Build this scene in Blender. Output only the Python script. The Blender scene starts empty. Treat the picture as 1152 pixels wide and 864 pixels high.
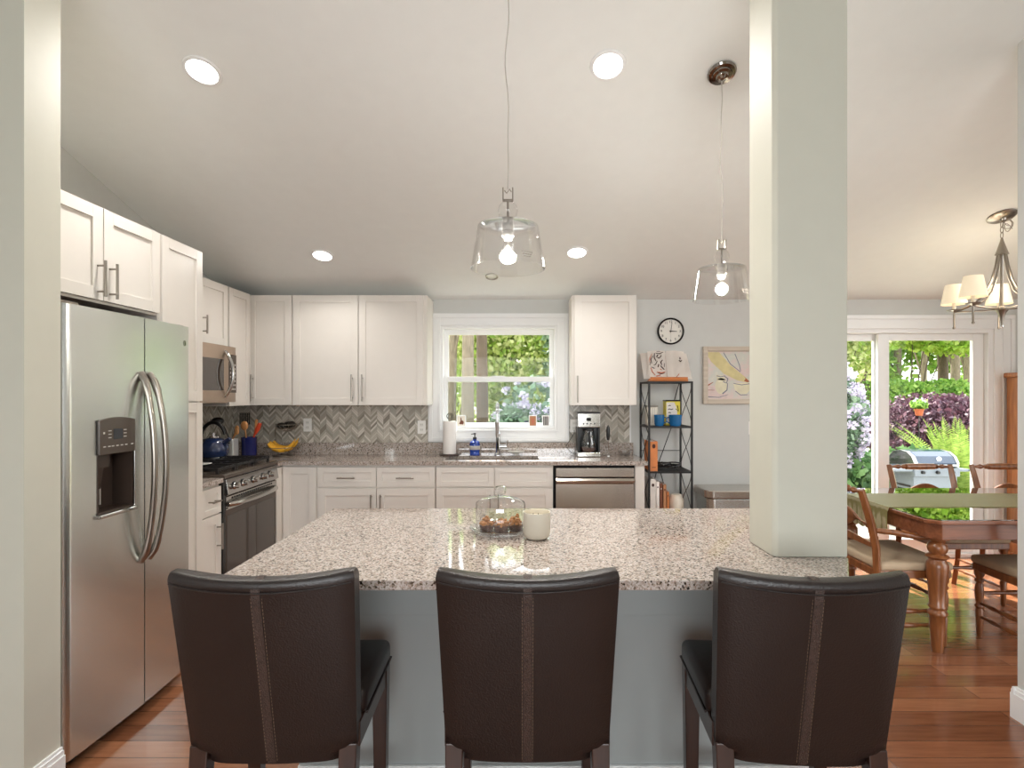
import bpy, bmesh, math, random
from mathutils import Vector, Matrix
import numpy as np

sc = bpy.context.scene
PI = math.pi
random.seed(7)

# ------------------------------------------------------------------ camera
cam_d = bpy.data.cameras.new('camera')
cam = bpy.data.objects.new('camera', cam_d)
sc.collection.objects.link(cam)
cam.location = (0, 0, 1.44)
cam.rotation_euler = (PI / 2, 0, 0)
cam_d.sensor_width = 36
cam_d.lens = 19.06
cam_d.shift_x = -0.0104
cam_d.shift_y = 0.0104
cam_d.clip_start = 0.05
sc.camera = cam
sc.view_settings.view_transform = 'Standard'
sc.view_settings.look = 'None'
sc.view_settings.gamma = 1
sc.view_settings.use_curve_mapping = False
sc.view_settings.exposure = 0.2
sc.cycles.use_denoising = True
sc.cycles.max_bounces = 10
sc.cycles.diffuse_bounces = 6
sc.cycles.glossy_bounces = 5
sc.cycles.transparent_max_bounces = 24
sc.cycles.transmission_bounces = 8
sc.cycles.caustics_reflective = False
sc.cycles.caustics_refractive = False
sc.cycles.sample_clamp_indirect = 6

# ------------------------------------------------------------------ world, sun
W_STRENGTH = 4.4
world = bpy.data.worlds.new('sky')
sc.world = world
world.use_nodes = True
wn = world.node_tree.nodes
wl = world.node_tree.links
wn.clear()
w_out = wn.new('ShaderNodeOutputWorld')
w_bg = wn.new('ShaderNodeBackground')
w_tc = wn.new('ShaderNodeTexCoord')
w_sep = wn.new('ShaderNodeSeparateXYZ')
w_ramp = wn.new('ShaderNodeValToRGB')
w_ramp.color_ramp.elements[0].position = 0.44
w_ramp.color_ramp.elements[0].color = (0.40, 0.40, 0.38, 1)
w_ramp.color_ramp.elements[1].position = 0.56
w_ramp.color_ramp.elements[1].color = (0.96, 0.975, 0.98, 1)
w_map = wn.new('ShaderNodeMapRange')
w_map.inputs[1].default_value = -1
w_map.inputs[2].default_value = 1
wl.new(w_tc.outputs['Generated'], w_sep.inputs[0])
wl.new(w_sep.outputs[2], w_map.inputs[0])
wl.new(w_map.outputs[0], w_ramp.inputs[0])
wl.new(w_ramp.outputs[0], w_bg.inputs[0])
w_bg.inputs[1].default_value = W_STRENGTH
wl.new(w_bg.outputs[0], w_out.inputs[0])

sun_d = bpy.data.lights.new('sun', 'SUN')
sun_d.energy = 14.0
sun_d.angle = 0.01
sun_d.color = (1.0, 0.95, 0.85)
sun = bpy.data.objects.new('sun', sun_d)
sc.collection.objects.link(sun)
sun.rotation_euler = Vector((-0.30, 0.80, 1.2)).to_track_quat('Z', 'Y').to_euler()
sun.location = (0, 12, 15)

fill_d = bpy.data.lights.new('rear fill light', 'AREA')  # added fill lamp behind the camera, brightens the whole room
fill_d.shape = 'RECTANGLE'; fill_d.size = 2.9; fill_d.size_y = 1.35
fill_d.energy = 68
fill_d.color = (0.91, 0.965, 1.0)
fill = bpy.data.objects.new('rear_fill_light', fill_d)
sc.collection.objects.link(fill)
fill.location = (-0.1, -2.55, 1.6)
fill.rotation_euler = (math.radians(90), 0, 0)

# ------------------------------------------------------------------ materials
def srgb(r, g, b):
    f = lambda c: (c / 255 / 12.92) if c / 255 <= 0.04045 else ((c / 255 + 0.055) / 1.055) ** 2.4
    return (f(r), f(g), f(b), 1)

class NT:
    def __init__(s, name):
        s.m = bpy.data.materials.new(name)
        s.m.use_nodes = True
        s.n = s.m.node_tree.nodes
        s.l = s.m.node_tree.links
        s.b = s.n['Principled BSDF']
        s.o = s.n['Material Output']
    def new(s, t, **kw):
        x = s.n.new(t)
        for k, v in kw.items():
            setattr(x, k, v)
        return x
    def link(s, a, b):
        s.l.new(a, b)
    def coord(s, scale=(1, 1, 1), out='Object'):
        tc = s.new('ShaderNodeTexCoord')
        mp = s.new('ShaderNodeMapping')
        mp.inputs['Scale'].default_value = scale
        s.link(tc.outputs[out], mp.inputs[0])
        return mp.outputs[0]
    def noise(s, vec, scale, detail=3, rough=0.5):
        x = s.new('ShaderNodeTexNoise')
        x.inputs['Scale'].default_value = scale
        x.inputs['Detail'].default_value = detail
        x.inputs['Roughness'].default_value = rough
        s.link(vec, x.inputs['Vector'])
        return x.outputs['Fac']
    def ramp(s, fac, stops, mode='LINEAR'):
        r = s.new('ShaderNodeValToRGB')
        r.color_ramp.interpolation = mode
        while len(r.color_ramp.elements) < len(stops):
            r.color_ramp.elements.new(0.5)
        for e, (p, c) in zip(r.color_ramp.elements, stops):
            e.position = p
            e.color = c
        s.link(fac, r.inputs[0])
        return r.outputs[0]
    def bump(s, h, strength=0.1, dist=0.01):
        b = s.new('ShaderNodeBump')
        b.inputs['Strength'].default_value = strength
        b.inputs['Distance'].default_value = dist
        s.link(h, b.inputs['Height'])
        s.link(b.outputs[0], s.b.inputs['Normal'])
    def math(s, op, a, b=None, c=None):
        x = s.new('ShaderNodeMath', operation=op)
        for i, v in enumerate((a, b, c)):
            if v is None: continue
            if isinstance(v, (int, float)): x.inputs[i].default_value = v
            else: s.link(v, x.inputs[i])
        return x.outputs[0]

def mat(name, col, rough=0.5, metal=0.0, var=0.06, nscale=12, bump=0.0, bscale=60, coat=0.0, stretch=(1, 1, 1), spec=0.5, emit=None, estr=0, trans=0, sss=0, aniso=0):
    t = NT(name)
    v = t.coord(stretch)
    f = t.noise(v, nscale, 4)
    lo = tuple(c * (1 - var) for c in col[:3]) + (1,)
    hi = tuple(min(1, c * (1 + var)) for c in col[:3]) + (1,)
    t.link(t.ramp(f, [(0.3, lo), (0.7, hi)]), t.b.inputs['Base Color'])
    t.b.inputs['Roughness'].default_value = rough
    t.b.inputs['Metallic'].default_value = metal
    t.b.inputs['Specular IOR Level'].default_value = spec
    t.b.inputs['Coat Weight'].default_value = coat
    t.b.inputs['Coat Roughness'].default_value = 0.08
    if aniso: t.b.inputs['Anisotropic'].default_value = aniso
    if trans: t.b.inputs['Transmission Weight'].default_value = trans
    if bump:
        t.bump(t.noise(v, bscale, 3), bump, 0.004)
    if emit:
        t.b.inputs['Emission Color'].default_value = emit
        t.b.inputs['Emission Strength'].default_value = estr
    return t.m

def wood(name, c1, c2, rough=0.35, axis=0, scale=1.0, coat=0.2):
    t = NT(name)
    st = [14, 14, 14]; st[axis] = 1.2
    v = t.coord([q * scale for q in st])
    n = t.noise(v, 3.0, 6, 0.6)
    t.link(t.ramp(n, [(0.3, c1), (0.7, c2)]), t.b.inputs['Base Color'])
    t.b.inputs['Roughness'].default_value = rough
    t.b.inputs['Coat Weight'].default_value = coat
    t.b.inputs['Coat Roughness'].default_value = 0.15
    t.bump(n, 0.05, 0.002)
    return t.m

def thin_glass(name, tint=(1, 1, 1, 1), ior=1.45, boost=1.0):
    t = NT(name)
    t.n.remove(t.b)
    tr = t.new('ShaderNodeBsdfTransparent')
    v = t.coord()
    t.link(t.ramp(t.noise(v, 3, 2), [(0, tuple(c * 0.99 for c in tint[:3]) + (1,)), (1, tint)]), tr.inputs[0])
    gl = t.new('ShaderNodeBsdfGlossy')
    gl.inputs['Roughness'].default_value = 0.01
    lw = t.new('ShaderNodeLayerWeight')
    lw.inputs[0].default_value = 0.5
    base = ((ior - 1) / (ior + 1)) ** 2
    fc = t.math('MULTIPLY_ADD', t.math('POWER', lw.outputs['Facing'], 5.0), 1 - base, base)
    mx = t.new('ShaderNodeMixShader')
    t.link(t.math('MINIMUM', t.math('MULTIPLY', fc, boost), 1.0), mx.inputs[0])
    t.link(tr.outputs[0], mx.inputs[1])
    t.link(gl.outputs[0], mx.inputs[2])
    t.link(mx.outputs[0], t.o.inputs[0])
    return t.m

def leaf_mat(name, cols, transl=0.45, tint=(1, 1, 1)):
    t = NT(name)
    t.n.remove(t.b)
    g = t.new('ShaderNodeNewGeometry')
    stops = [(i / max(1, len(cols) - 1), tuple(q * 0.8 for q in c[:3]) + (1,)) for i, c in enumerate(cols)]
    c = t.ramp(g.outputs['Random Per Island'], stops)
    d = t.new('ShaderNodeBsdfPrincipled')
    d.inputs['Roughness'].default_value = 0.55
    t.link(c, d.inputs['Base Color'])
    tl = t.new('ShaderNodeBsdfTranslucent')
    t.link(c, tl.inputs[0])
    mx = t.new('ShaderNodeMixShader')
    mx.inputs[0].default_value = transl
    t.link(d.outputs[0], mx.inputs[1])
    t.link(tl.outputs[0], mx.inputs[2])
    t.link(mx.outputs[0], t.o.inputs[0])
    return t.m

M = {}
M['wall'] = mat('pale blue grey wall paint', srgb(203, 204, 201), 0.6, var=0.012, bump=0.03, bscale=150)
M['wall_warm_light'] = mat('wall paint tinted by warm light', srgb(198, 197, 184), 0.6, var=0.012, bump=0.03, bscale=150)  # same paint as the walls; warmer, dimmer light put into the colour
M['ceiling'] = mat('off white ceiling paint', srgb(234, 236, 234), 0.75, var=0.01, bump=0.02, bscale=150)
M['trim'] = mat('white trim paint', srgb(236, 237, 237), 0.32, var=0.01)
M['cabinet'] = mat('white cabinet paint', srgb(226, 221, 214), 0.33, var=0.01)
M['island_panel'] = mat('grey green island paint', srgb(166, 171, 170), 0.5, var=0.012)
M['gap'] = mat('dark gap', srgb(28, 26, 25), 0.8)
M['nickel'] = mat('brushed nickel', srgb(158, 151, 142), 0.28, 1.0, var=0.03)
M['chrome'] = mat('polished chrome', srgb(222, 223, 226), 0.07, 1.0, var=0.01)
M['chrome_dark'] = mat('dark polished canopy', srgb(150, 143, 135), 0.12, 1.0, var=0.03)
M['steel'] = mat('brushed stainless steel', srgb(210, 212, 208), 0.27, 1.0, var=0.03, nscale=3, stretch=(6, 6, 90), bump=0.012, bscale=6)
M['steel_h'] = mat('horizontally brushed steel', srgb(200, 194, 186), 0.24, 1.0, var=0.03, nscale=3, stretch=(4, 90, 90), bump=0.012, bscale=6)
M['steel_bright'] = mat('bright steel', srgb(190, 188, 184), 0.16, 1.0, var=0.02)
M['canister_steel'] = mat('satin canister steel', srgb(205, 206, 204), 0.5, 0.5)
M['bronze_steel'] = mat('warm steel', srgb(184, 165, 148), 0.3, 1.0, var=0.03)
M['black_plastic'] = mat('black plastic', srgb(22, 21, 21), 0.3, var=0.1)
M['dark_panel'] = mat('dark bronze panel', srgb(78, 68, 60), 0.25, var=0.05)
M['brown_plastic'] = mat('dark brown plastic', srgb(62, 50, 43), 0.35, var=0.1)
M['display'] = mat('black display glass', srgb(12, 13, 20), 0.05, var=0.05)
M['mark'] = mat('pale printed marks', srgb(190, 185, 178), 0.5)
M['iron'] = mat('black cast iron', srgb(24, 23, 24), 0.42, var=0.2, bump=0.2, bscale=120)
M['oven_glass'] = mat('dark oven glass', srgb(66, 58, 52), 0.06, var=0.03, spec=0.9)
M['leather'] = mat('dark brown leather', srgb(34, 25, 22), 0.36, var=0.12, nscale=6, bump=0.25, bscale=220, spec=0.55)
M['seam'] = mat('worn brown seam leather', srgb(58, 42, 35), 0.5, var=0.35, nscale=120, bump=0.6, bscale=300)
M['thread'] = mat('tan stitching thread', srgb(100, 80, 62), 0.7, var=0.1)
M['espresso'] = wood('espresso stained wood', srgb(40, 24, 18), srgb(62, 38, 28), 0.35, axis=2)
M['chair_wood'] = wood('honey brown chair wood', srgb(104, 60, 32), srgb(150, 94, 54), 0.28, axis=2)
M['table_wood'] = wood('cherry brown table wood', srgb(104, 60, 38), srgb(142, 86, 56), 0.25, axis=0)
M['hutch_wood'] = wood('oak brown hutch wood', srgb(132, 76, 36), srgb(176, 112, 60), 0.4, axis=2)
M['orange_wood'] = wood('orange varnished wood', srgb(176, 96, 40), srgb(206, 124, 60), 0.3, axis=0)
M['utensil_wood'] = wood('light utensil wood', srgb(170, 112, 62), srgb(205, 150, 92), 0.5, axis=2)
M['beige_fabric'] = mat('beige seat fabric', srgb(186, 166, 140), 0.85, var=0.07, bump=0.3, bscale=250)
M['glass'] = thin_glass('clear glass', boost=1.0)
M['shade_glass'] = thin_glass('clear lamp glass', (0.997, 0.997, 0.996, 1), 1.5, 1.8)
M['dome_glass'] = thin_glass('thick clear glass', (0.98, 0.985, 0.985, 1), 1.8, 2.0)
M['pane'] = thin_glass('window pane glass', (0.98, 0.99, 0.99, 1), 1.3, 0.35)
M['screen_pane'] = thin_glass('bluish tinted lower pane', (0.86, 0.89, 0.91, 1), 1.3, 0.5)  # lower pane tinted greyer and bluer than the upper one
M['bulb'] = mat('lit bulb glass', (1, .9, .7, 1), 0.3, emit=(1, 0.80, 0.52, 1), estr=7)
M['lens'] = mat('lit downlight lens', (1, 1, 1, 1), 0.5, emit=(1, 0.96, 0.90, 1), estr=9)
M['lamp_shade'] = mat('cream fabric lamp shade', srgb(244, 232, 208), 0.8, var=0.02, emit=(1, 0.86, 0.62, 1), estr=0.35)
M['white_china'] = mat('white glazed china', srgb(232, 230, 224), 0.15, var=0.02)
M['cream_wax'] = mat('cream ceramic', srgb(206, 199, 184), 0.3, var=0.02)
M['wax'] = mat('ivory wax', srgb(238, 226, 204), 0.4, var=0.02)
M['olive_china'] = mat('olive cream bowl glaze', srgb(190, 182, 150), 0.3, var=0.04)
M['paper'] = mat('white paper', srgb(238, 234, 230), 0.85, var=0.02, bump=0.05)
M['page'] = mat('printed page paper', srgb(244, 238, 232), 0.8, var=0.015)
M['ink'] = mat('dark brown ink', srgb(62, 30, 24), 0.8)
M['ink_orange'] = mat('rust orange print', srgb(196, 120, 92), 0.8)
M['cobalt'] = mat('cobalt blue glaze', srgb(24, 32, 92), 0.18, var=0.1)
M['navy'] = mat('navy blue enamel', srgb(34, 48, 82), 0.12, var=0.25, nscale=20, coat=0.5)
M['cup_blue'] = mat('teal blue glaze', srgb(28, 98, 150), 0.25, var=0.12)
M['soap_blue'] = mat('blue soap', srgb(44, 72, 158), 0.15, var=0.2)
M['banana'] = mat('ripe banana', srgb(228, 170, 48), 0.45, var=0.12, nscale=30)
M['avocado'] = mat('dark avocado skin', srgb(38, 36, 30), 0.5, var=0.2, bump=0.5, bscale=60)
M['cake_brown'] = mat('dark cake base', srgb(70, 34, 26), 0.7, var=0.3, nscale=60, bump=0.5, bscale=80)
M['cake_nut'] = mat('golden nut topping', srgb(176, 116, 62), 0.5, var=0.45, nscale=60, bump=0.8, bscale=90)
M['red_plastic'] = mat('orange red silicone', srgb(196, 66, 32), 0.4)
M['yellow_box'] = mat('yellow tin', srgb(226, 208, 66), 0.35)
M['cream_box'] = mat('cream tin', srgb(226, 218, 204), 0.4)
M['orange_book'] = mat('orange book cloth', srgb(204, 126, 74), 0.7, var=0.1)
M['white_book'] = mat('white book cover', srgb(222, 216, 210), 0.6)
M['brown_book'] = mat('brown book cover', srgb(120, 70, 48), 0.6)
M['tan_book'] = mat('tan book cover', srgb(184, 130, 92), 0.6)
M['frame_beige'] = wood('whitewashed frame wood', srgb(188, 174, 158), srgb(208, 196, 180), 0.5, axis=0)
M['glass_top'] = thin_glass('table glass sheet', (0.93,0.96,0.94,1), 1.6, 2.2)
M['clock_face'] = mat('clock dial paper', srgb(226, 222, 214), 0.5, var=0.02)
M['black_paint'] = mat('black gloss paint', srgb(20, 20, 20), 0.25)
M['clay'] = mat('terracotta', srgb(178, 92, 60), 0.8, var=0.1)
M['bark'] = mat('grey brown bark', srgb(112, 102, 88), 0.9, var=0.35, nscale=9, stretch=(4, 4, 0.7), bump=0.9, bscale=20)
M['bark_dark'] = mat('dark brown bark', srgb(84, 72, 60), 0.9, var=0.35, nscale=9, stretch=(4, 4, 0.7), bump=0.9, bscale=20)  # darker bark tone for some trunks and the shrub stems
M['grill_lid'] = mat('blue black enamel lid', srgb(30, 50, 74), 0.16, var=0.05, coat=0.5)
M['grill_cart'] = mat('pale grey cart panels', srgb(112, 120, 130), 0.4, 0.3)
M['plate_white'] = mat('white switch plate', srgb(238, 236, 232), 0.35, var=0.01)

# leaves
M['leaf_tree'] = leaf_mat('sunlit woodland leaves', [srgb(120, 165, 50), srgb(170, 208, 80), srgb(212, 232, 120), srgb(140, 186, 66)], 0.55)
M['leaf_tree2'] = leaf_mat('deep green woodland leaves', [srgb(96, 146, 60), srgb(146, 190, 84), srgb(190, 220, 120)], 0.55)
M['leaf_dark'] = leaf_mat('dark evergreen leaves', [srgb(74, 104, 76), srgb(112, 142, 108), srgb(150, 172, 142)], 0.2)
M['leaf_pale'] = leaf_mat('pale yellow green leaves', [srgb(204, 216, 130), srgb(238, 240, 186), srgb(180, 206, 100), srgb(150, 186, 84)], 0.55)
M['leaf_purple'] = leaf_mat('purple maple leaves', [srgb(72, 46, 60), srgb(98, 64, 80), srgb(124, 84, 100), srgb(82, 58, 78)], 0.25)
M['leaf_fern'] = leaf_mat('fern green fronds', [srgb(124, 158, 66), srgb(160, 188, 90), srgb(190, 206, 110)], 0.4)
M['leaf_hosta'] = leaf_mat('low garden leaves', [srgb(70, 112, 66), srgb(104, 146, 88), srgb(136, 172, 110)], 0.3)
M['blossom'] = leaf_mat('pale lilac petals', [srgb(196, 186, 216), srgb(222, 214, 234), srgb(236, 232, 244), srgb(206, 190, 220)], 0.25)

def granite():
    t = NT('speckled beige granite')
    v = t.coord()
    vo = t.new('ShaderNodeTexVoronoi'); vo.inputs['Scale'].default_value = 190
    vo.inputs['Randomness'].default_value = 1
    t.link(v, vo.inputs['Vector'])
    sp = t.new('ShaderNodeSeparateColor'); t.link(vo.outputs['Color'], sp.inputs[0])
    n2 = t.noise(v, 80, 4, 0.7)
    mix = t.math('MULTIPLY_ADD', n2, 0.75, t.math('MULTIPLY', sp.outputs[0], 0.55))
    c = t.ramp(mix, [(0.37, srgb(44, 38, 34)), (0.43, srgb(104, 89, 70)), (0.50, srgb(154, 142, 133)),
                     (0.62, srgb(180, 169, 161)), (0.78, srgb(198, 190, 184)), (0.9, srgb(160, 140, 128))])
    t.link(c, t.b.inputs['Base Color'])
    t.b.inputs['Roughness'].default_value = 0.05
    t.b.inputs['IOR'].default_value = 1.8
    return t.m
M['granite'] = granite()

def floor_mat():
    t = NT('glossy red brown hardwood planks')
    v = t.coord()
    br = t.new('ShaderNodeTexBrick')
    br.inputs['Scale'].default_value = 1
    br.inputs['Brick Width'].default_value = 1.15
    br.inputs['Row Height'].default_value = 0.105
    br.inputs['Mortar Size'].default_value = 0.0016
    br.inputs['Mortar Smooth'].default_value = 0.3
    br.offset = 0.37
    br.inputs['Color1'].default_value = (0, 0, 0, 1)
    br.inputs['Color2'].default_value = (1, 1, 1, 1)
    br.inputs['Mortar'].default_value = (0.5, 0.5, 0.5, 1)
    t.link(v, br.inputs['Vector'])
    v2 = t.coord((1.2, 16, 1))
    n = t.noise(v2, 3.5, 6, 0.6)
    s = t.math('MULTIPLY_ADD', br.outputs['Color'], 0.45, t.math('MULTIPLY', n, 0.6))
    c = t.ramp(s, [(0.15, srgb(100, 60, 40)), (0.5, srgb(138, 88, 60)), (0.85, srgb(166, 112, 80))])
    mx = t.new('ShaderNodeMix', data_type='RGBA')
    t.link(br.outputs['Fac'], mx.inputs[0])
    t.link(c, mx.inputs[6])
    mx.inputs[7].default_value = srgb(48, 24, 14)
    t.link(mx.outputs[2], t.b.inputs['Base Color'])
    t.b.inputs['Roughness'].default_value = 0.2
    t.b.inputs['Coat Weight'].default_value = 0.4
    t.b.inputs['Coat Roughness'].default_value = 0.12
    t.bump(t.math('SUBTRACT', t.math('MULTIPLY', n, 0.1), br.outputs['Fac']), 0.25, 0.002)
    return t.m
M['floor'] = floor_mat()

def chevron(name, axis):
    # zigzag rows of long narrow tiles
    t = NT(name)
    tc = t.new('ShaderNodeTexCoord')
    sp = t.new('ShaderNodeSeparateXYZ'); t.link(tc.outputs['Object'], sp.inputs[0])
    u = sp.outputs[axis]; z = sp.outputs[2]
    hp = 0.056
    un = t.math('DIVIDE', u, hp)
    tri = t.math('PINGPONG', un, 1.0)
    zz = t.math('DIVIDE', t.math('MULTIPLY_ADD', tri, -0.058, z), 0.0225)
    row = t.math('FLOOR', zz); fr = t.math('FRACT', zz)
    colm = t.math('FLOOR', un)
    cb = t.new('ShaderNodeCombineXYZ'); t.link(row, cb.inputs[0]); t.link(colm, cb.inputs[1])
    wnz = t.new('ShaderNodeTexWhiteNoise', noise_dimensions='2D'); t.link(cb.outputs[0], wnz.inputs['Vector'])
    c = t.ramp(wnz.outputs['Value'], [(0.0, srgb(160, 154, 142)), (0.2, srgb(184, 176, 164)), (0.4, srgb(196, 190, 178)),
                                     (0.6, srgb(172, 168, 157)), (0.75, srgb(212, 206, 196)), (0.9, srgb(140, 133, 122))], 'CONSTANT')
    # grout: at row edges and at zigzag corners
    e1 = t.math('LESS_THAN', fr, 0.09)
    fu = t.math('FRACT', un)
    e2 = t.math('LESS_THAN', fu, 0.03)
    g = t.math('MAXIMUM', e1, e2)
    mx = t.new('ShaderNodeMix', data_type='RGBA'); t.link(g, mx.inputs[0]); t.link(c, mx.inputs[6])
    mx.inputs[7].default_value = srgb(150, 143, 132)
    t.link(mx.outputs[2], t.b.inputs['Base Color'])
    t.b.inputs['Roughness'].default_value = 0.22
    t.bump(t.math('SUBTRACT', 1, g), 0.3, 0.002)
    return t.m
M['tile_x'] = chevron('chevron tile back wall', 0)
M['tile_y'] = chevron('chevron tile left wall', 1)

def runner_mat():
    t = NT('olive woven runner')
    v = t.coord((1, 1, 1))
    w = t.new('ShaderNodeTexWave'); w.inputs['Scale'].default_value = 30; w.inputs['Distortion'].default_value = 1.5
    t.link(v, w.inputs['Vector'])
    t.link(t.ramp(w.outputs['Fac'], [(0.2, srgb(176, 168, 112)), (0.8, srgb(222, 216, 180))]), t.b.inputs['Base Color'])
    t.b.inputs['Roughness'].default_value = 0.33
    t.bump(w.outputs['Fac'], 0.3, 0.003)
    return t.m
M['runner'] = runner_mat()
def lawn_mat():
    t = NT('patchy lawn and mulch')
    v = t.coord()
    n = t.noise(v, 0.6, 6, 0.65)
    t.link(t.ramp(n, [(0.35, srgb(96, 108, 58)), (0.5, srgb(156, 152, 108)), (0.62, srgb(198, 186, 150)), (0.75, srgb(120, 128, 72))]), t.b.inputs['Base Color'])
    t.b.inputs['Roughness'].default_value = 0.95
    t.bump(t.noise(v, 30, 4), 0.6, 0.03)
    return t.m
M['lawn'] = lawn_mat()

# ------------------------------------------------------------------ builders
ROOT = {}   # root object -> world location used while building
def col(): return sc.collection

class MB:
    def __init__(s): s.bm = bmesh.new()
    def poly_prism(s, pts, axis, a, b):
        """pts: 2D outline; axis: extrude axis. axis 2 -> pts (x,y); axis 1 -> (x,z); axis 0 -> (y,z)"""
        def P(p, h):
            if axis == 2: return (p[0], p[1], h)
            if axis == 1: return (p[0], h, p[1])
            return (h, p[0], p[1])
        v0 = [s.bm.verts.new(P(p, a)) for p in pts]
        v1 = [s.bm.verts.new(P(p, b)) for p in pts]
        n = len(pts)
        s.bm.faces.new(v0); s.bm.faces.new(v1[::-1])
        for i in range(n):
            s.bm.faces.new((v0[i], v1[i], v1[(i + 1) % n], v0[(i + 1) % n]))
        return s
    def box(s, x0, x1, y0, y1, z0, z1):
        x0, x1 = sorted((x0, x1)); y0, y1 = sorted((y0, y1)); z0, z1 = sorted((z0, z1))
        return s.poly_prism([(x0, y0), (x1, y0), (x1, y1), (x0, y1)], 2, z0, z1)
    def rbox(s, x0, x1, y0, y1, z0, z1, r=0.01, seg=3):
        x0, x1 = sorted((x0, x1)); y0, y1 = sorted((y0, y1)); z0, z1 = sorted((z0, z1))
        m = Matrix.Translation(((x0 + x1) / 2, (y0 + y1) / 2, (z0 + z1) / 2)) @ Matrix.Diagonal((x1 - x0, y1 - y0, z1 - z0, 1))
        b = bmesh.new()
        bmesh.ops.create_cube(b, size=1, matrix=m)
        bmesh.ops.bevel(b, geom=b.edges[:], offset=r, segments=seg, affect='EDGES', profile=0.5)
        s.merge(b)
        return s
    def merge(s, b):
        me = bpy.data.meshes.new('tmp'); b.to_mesh(me); b.free()
        s.bm.from_mesh(me); bpy.data.meshes.remove(me)
    def tube(s, pts, r, seg=8, caps=True):
        pts = [Vector(p) for p in pts]
        rr = r if isinstance(r, (list, tuple)) else [r] * len(pts)
        rings = []
        t0 = (pts[1] - pts[0]).normalized()
        up = Vector((0, 0, 1)) if abs(t0.z) < 0.9 else Vector((1, 0, 0))
        nrm = t0.cross(up).normalized()
        for i, p in enumerate(pts):
            if i == 0: t = pts[1] - pts[0]
            elif i == len(pts) - 1: t = pts[-1] - pts[-2]
            else: t = (pts[i + 1] - pts[i]).normalized() + (pts[i] - pts[i - 1]).normalized()
            t.normalize()
            nrm = (nrm - t * nrm.dot(t)).normalized()
            bn = t.cross(nrm)
            rings.append([s.bm.verts.new(p + (nrm * math.cos(a) + bn * math.sin(a)) * rr[i]) for a in [2 * PI * k / seg for k in range(seg)]])
        for a, b in zip(rings[:-1], rings[1:]):
            for k in range(seg):
                s.bm.faces.new((a[k], a[(k + 1) % seg], b[(k + 1) % seg], b[k]))
        if caps:
            s.bm.faces.new(rings[0][::-1]); s.bm.faces.new(rings[-1])
        return s
    def lathe(s, prof, c=(0, 0, 0), seg=24, axis=2, closed=False):
        """prof: list of (radius, height)"""
        c = Vector(c)
        rings = []
        for (r, h) in prof:
            if r <= 1e-5:
                p = Vector((0, 0, h)); rings.append([s.bm.verts.new(c + s._ax(p, axis))])
            else:
                rings.append([s.bm.verts.new(c + s._ax(Vector((r * math.cos(2 * PI * k / seg), r * math.sin(2 * PI * k / seg), h)), axis)) for k in range(seg)])
        pr = list(zip(rings[:-1], rings[1:]))
        if closed: pr.append((rings[-1], rings[0]))
        for a, b in pr:
            for k in range(seg):
                k2 = (k + 1) % seg
                if len(a) == 1 and len(b) == 1: continue
                if len(a) == 1: s.bm.faces.new((a[0], b[k2], b[k]))
                elif len(b) == 1: s.bm.faces.new((a[k], a[k2], b[0]))
                else: s.bm.faces.new((a[k], a[k2], b[k2], b[k]))
        if not closed:
            if len(rings[0]) > 1 and getattr(s, 'cap', True): s.bm.faces.new(rings[0][::-1])
            if len(rings[-1]) > 1 and getattr(s, 'cap', True): s.bm.faces.new(rings[-1])
        return s
    def _ax(s, p, axis):
        if axis == 2: return p
        if axis == 1: return Vector((p.x, -p.z, p.y))      # height runs toward -y
        return Vector((p.z, p.x, p.y))                      # height runs toward +x
    def sphere(s, c, r, sub=2, scale=(1, 1, 1)):
        m = Matrix.Translation(c) @ Matrix.Diagonal((r * scale[0], r * scale[1], r * scale[2], 1))
        b = bmesh.new(); bmesh.ops.create_icosphere(b, subdivisions=sub, radius=1, matrix=m); s.merge(b)
        return s
    def xform(s, m):
        bmesh.ops.transform(s.bm, matrix=m, verts=s.bm.verts[:]); return s
    def build(s, name, m, parent=None, smooth=False, bevel=0, loc=None, subsurf=0):
        bmesh.ops.recalc_face_normals(s.bm, faces=s.bm.faces[:])
        me = bpy.data.meshes.new(name)
        if parent is not None:
            off = ROOT.get(parent.name, Vector((0, 0, 0)))
        else:
            if loc is None:
                vs = [v.co for v in s.bm.verts]
                xs = [v.x for v in vs]; ys = [v.y for v in vs]; zs = [v.z for v in vs]
                loc = ((min(xs) + max(xs)) / 2, (min(ys) + max(ys)) / 2, min(zs))
            off = Vector(loc)
        bmesh.ops.translate(s.bm, vec=-off, verts=s.bm.verts[:])
        s.bm.to_mesh(me); s.bm.free()
        me.materials.append(M[m] if isinstance(m, str) else m)
        if smooth:
            for p in me.polygons: p.use_smooth = True
            try: me.set_sharp_from_angle(angle=math.radians(40 if smooth is True else smooth))
            except Exception: pass
        o = bpy.data.objects.new(name, me)
        col().objects.link(o)
        if parent is not None:
            o.parent = parent; ROOT[o.name] = off
        else:
            o.location = off; ROOT[o.name] = off
        if bevel:
            b = o.modifiers.new('edge', 'BEVEL'); b.width = bevel; b.segments = 2; b.limit_method = 'ANGLE'; b.angle_limit = math.radians(40)
        if subsurf:
            b = o.modifiers.new('smooth', 'SUBSURF'); b.levels = subsurf; b.render_levels = subsurf
        return o

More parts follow.
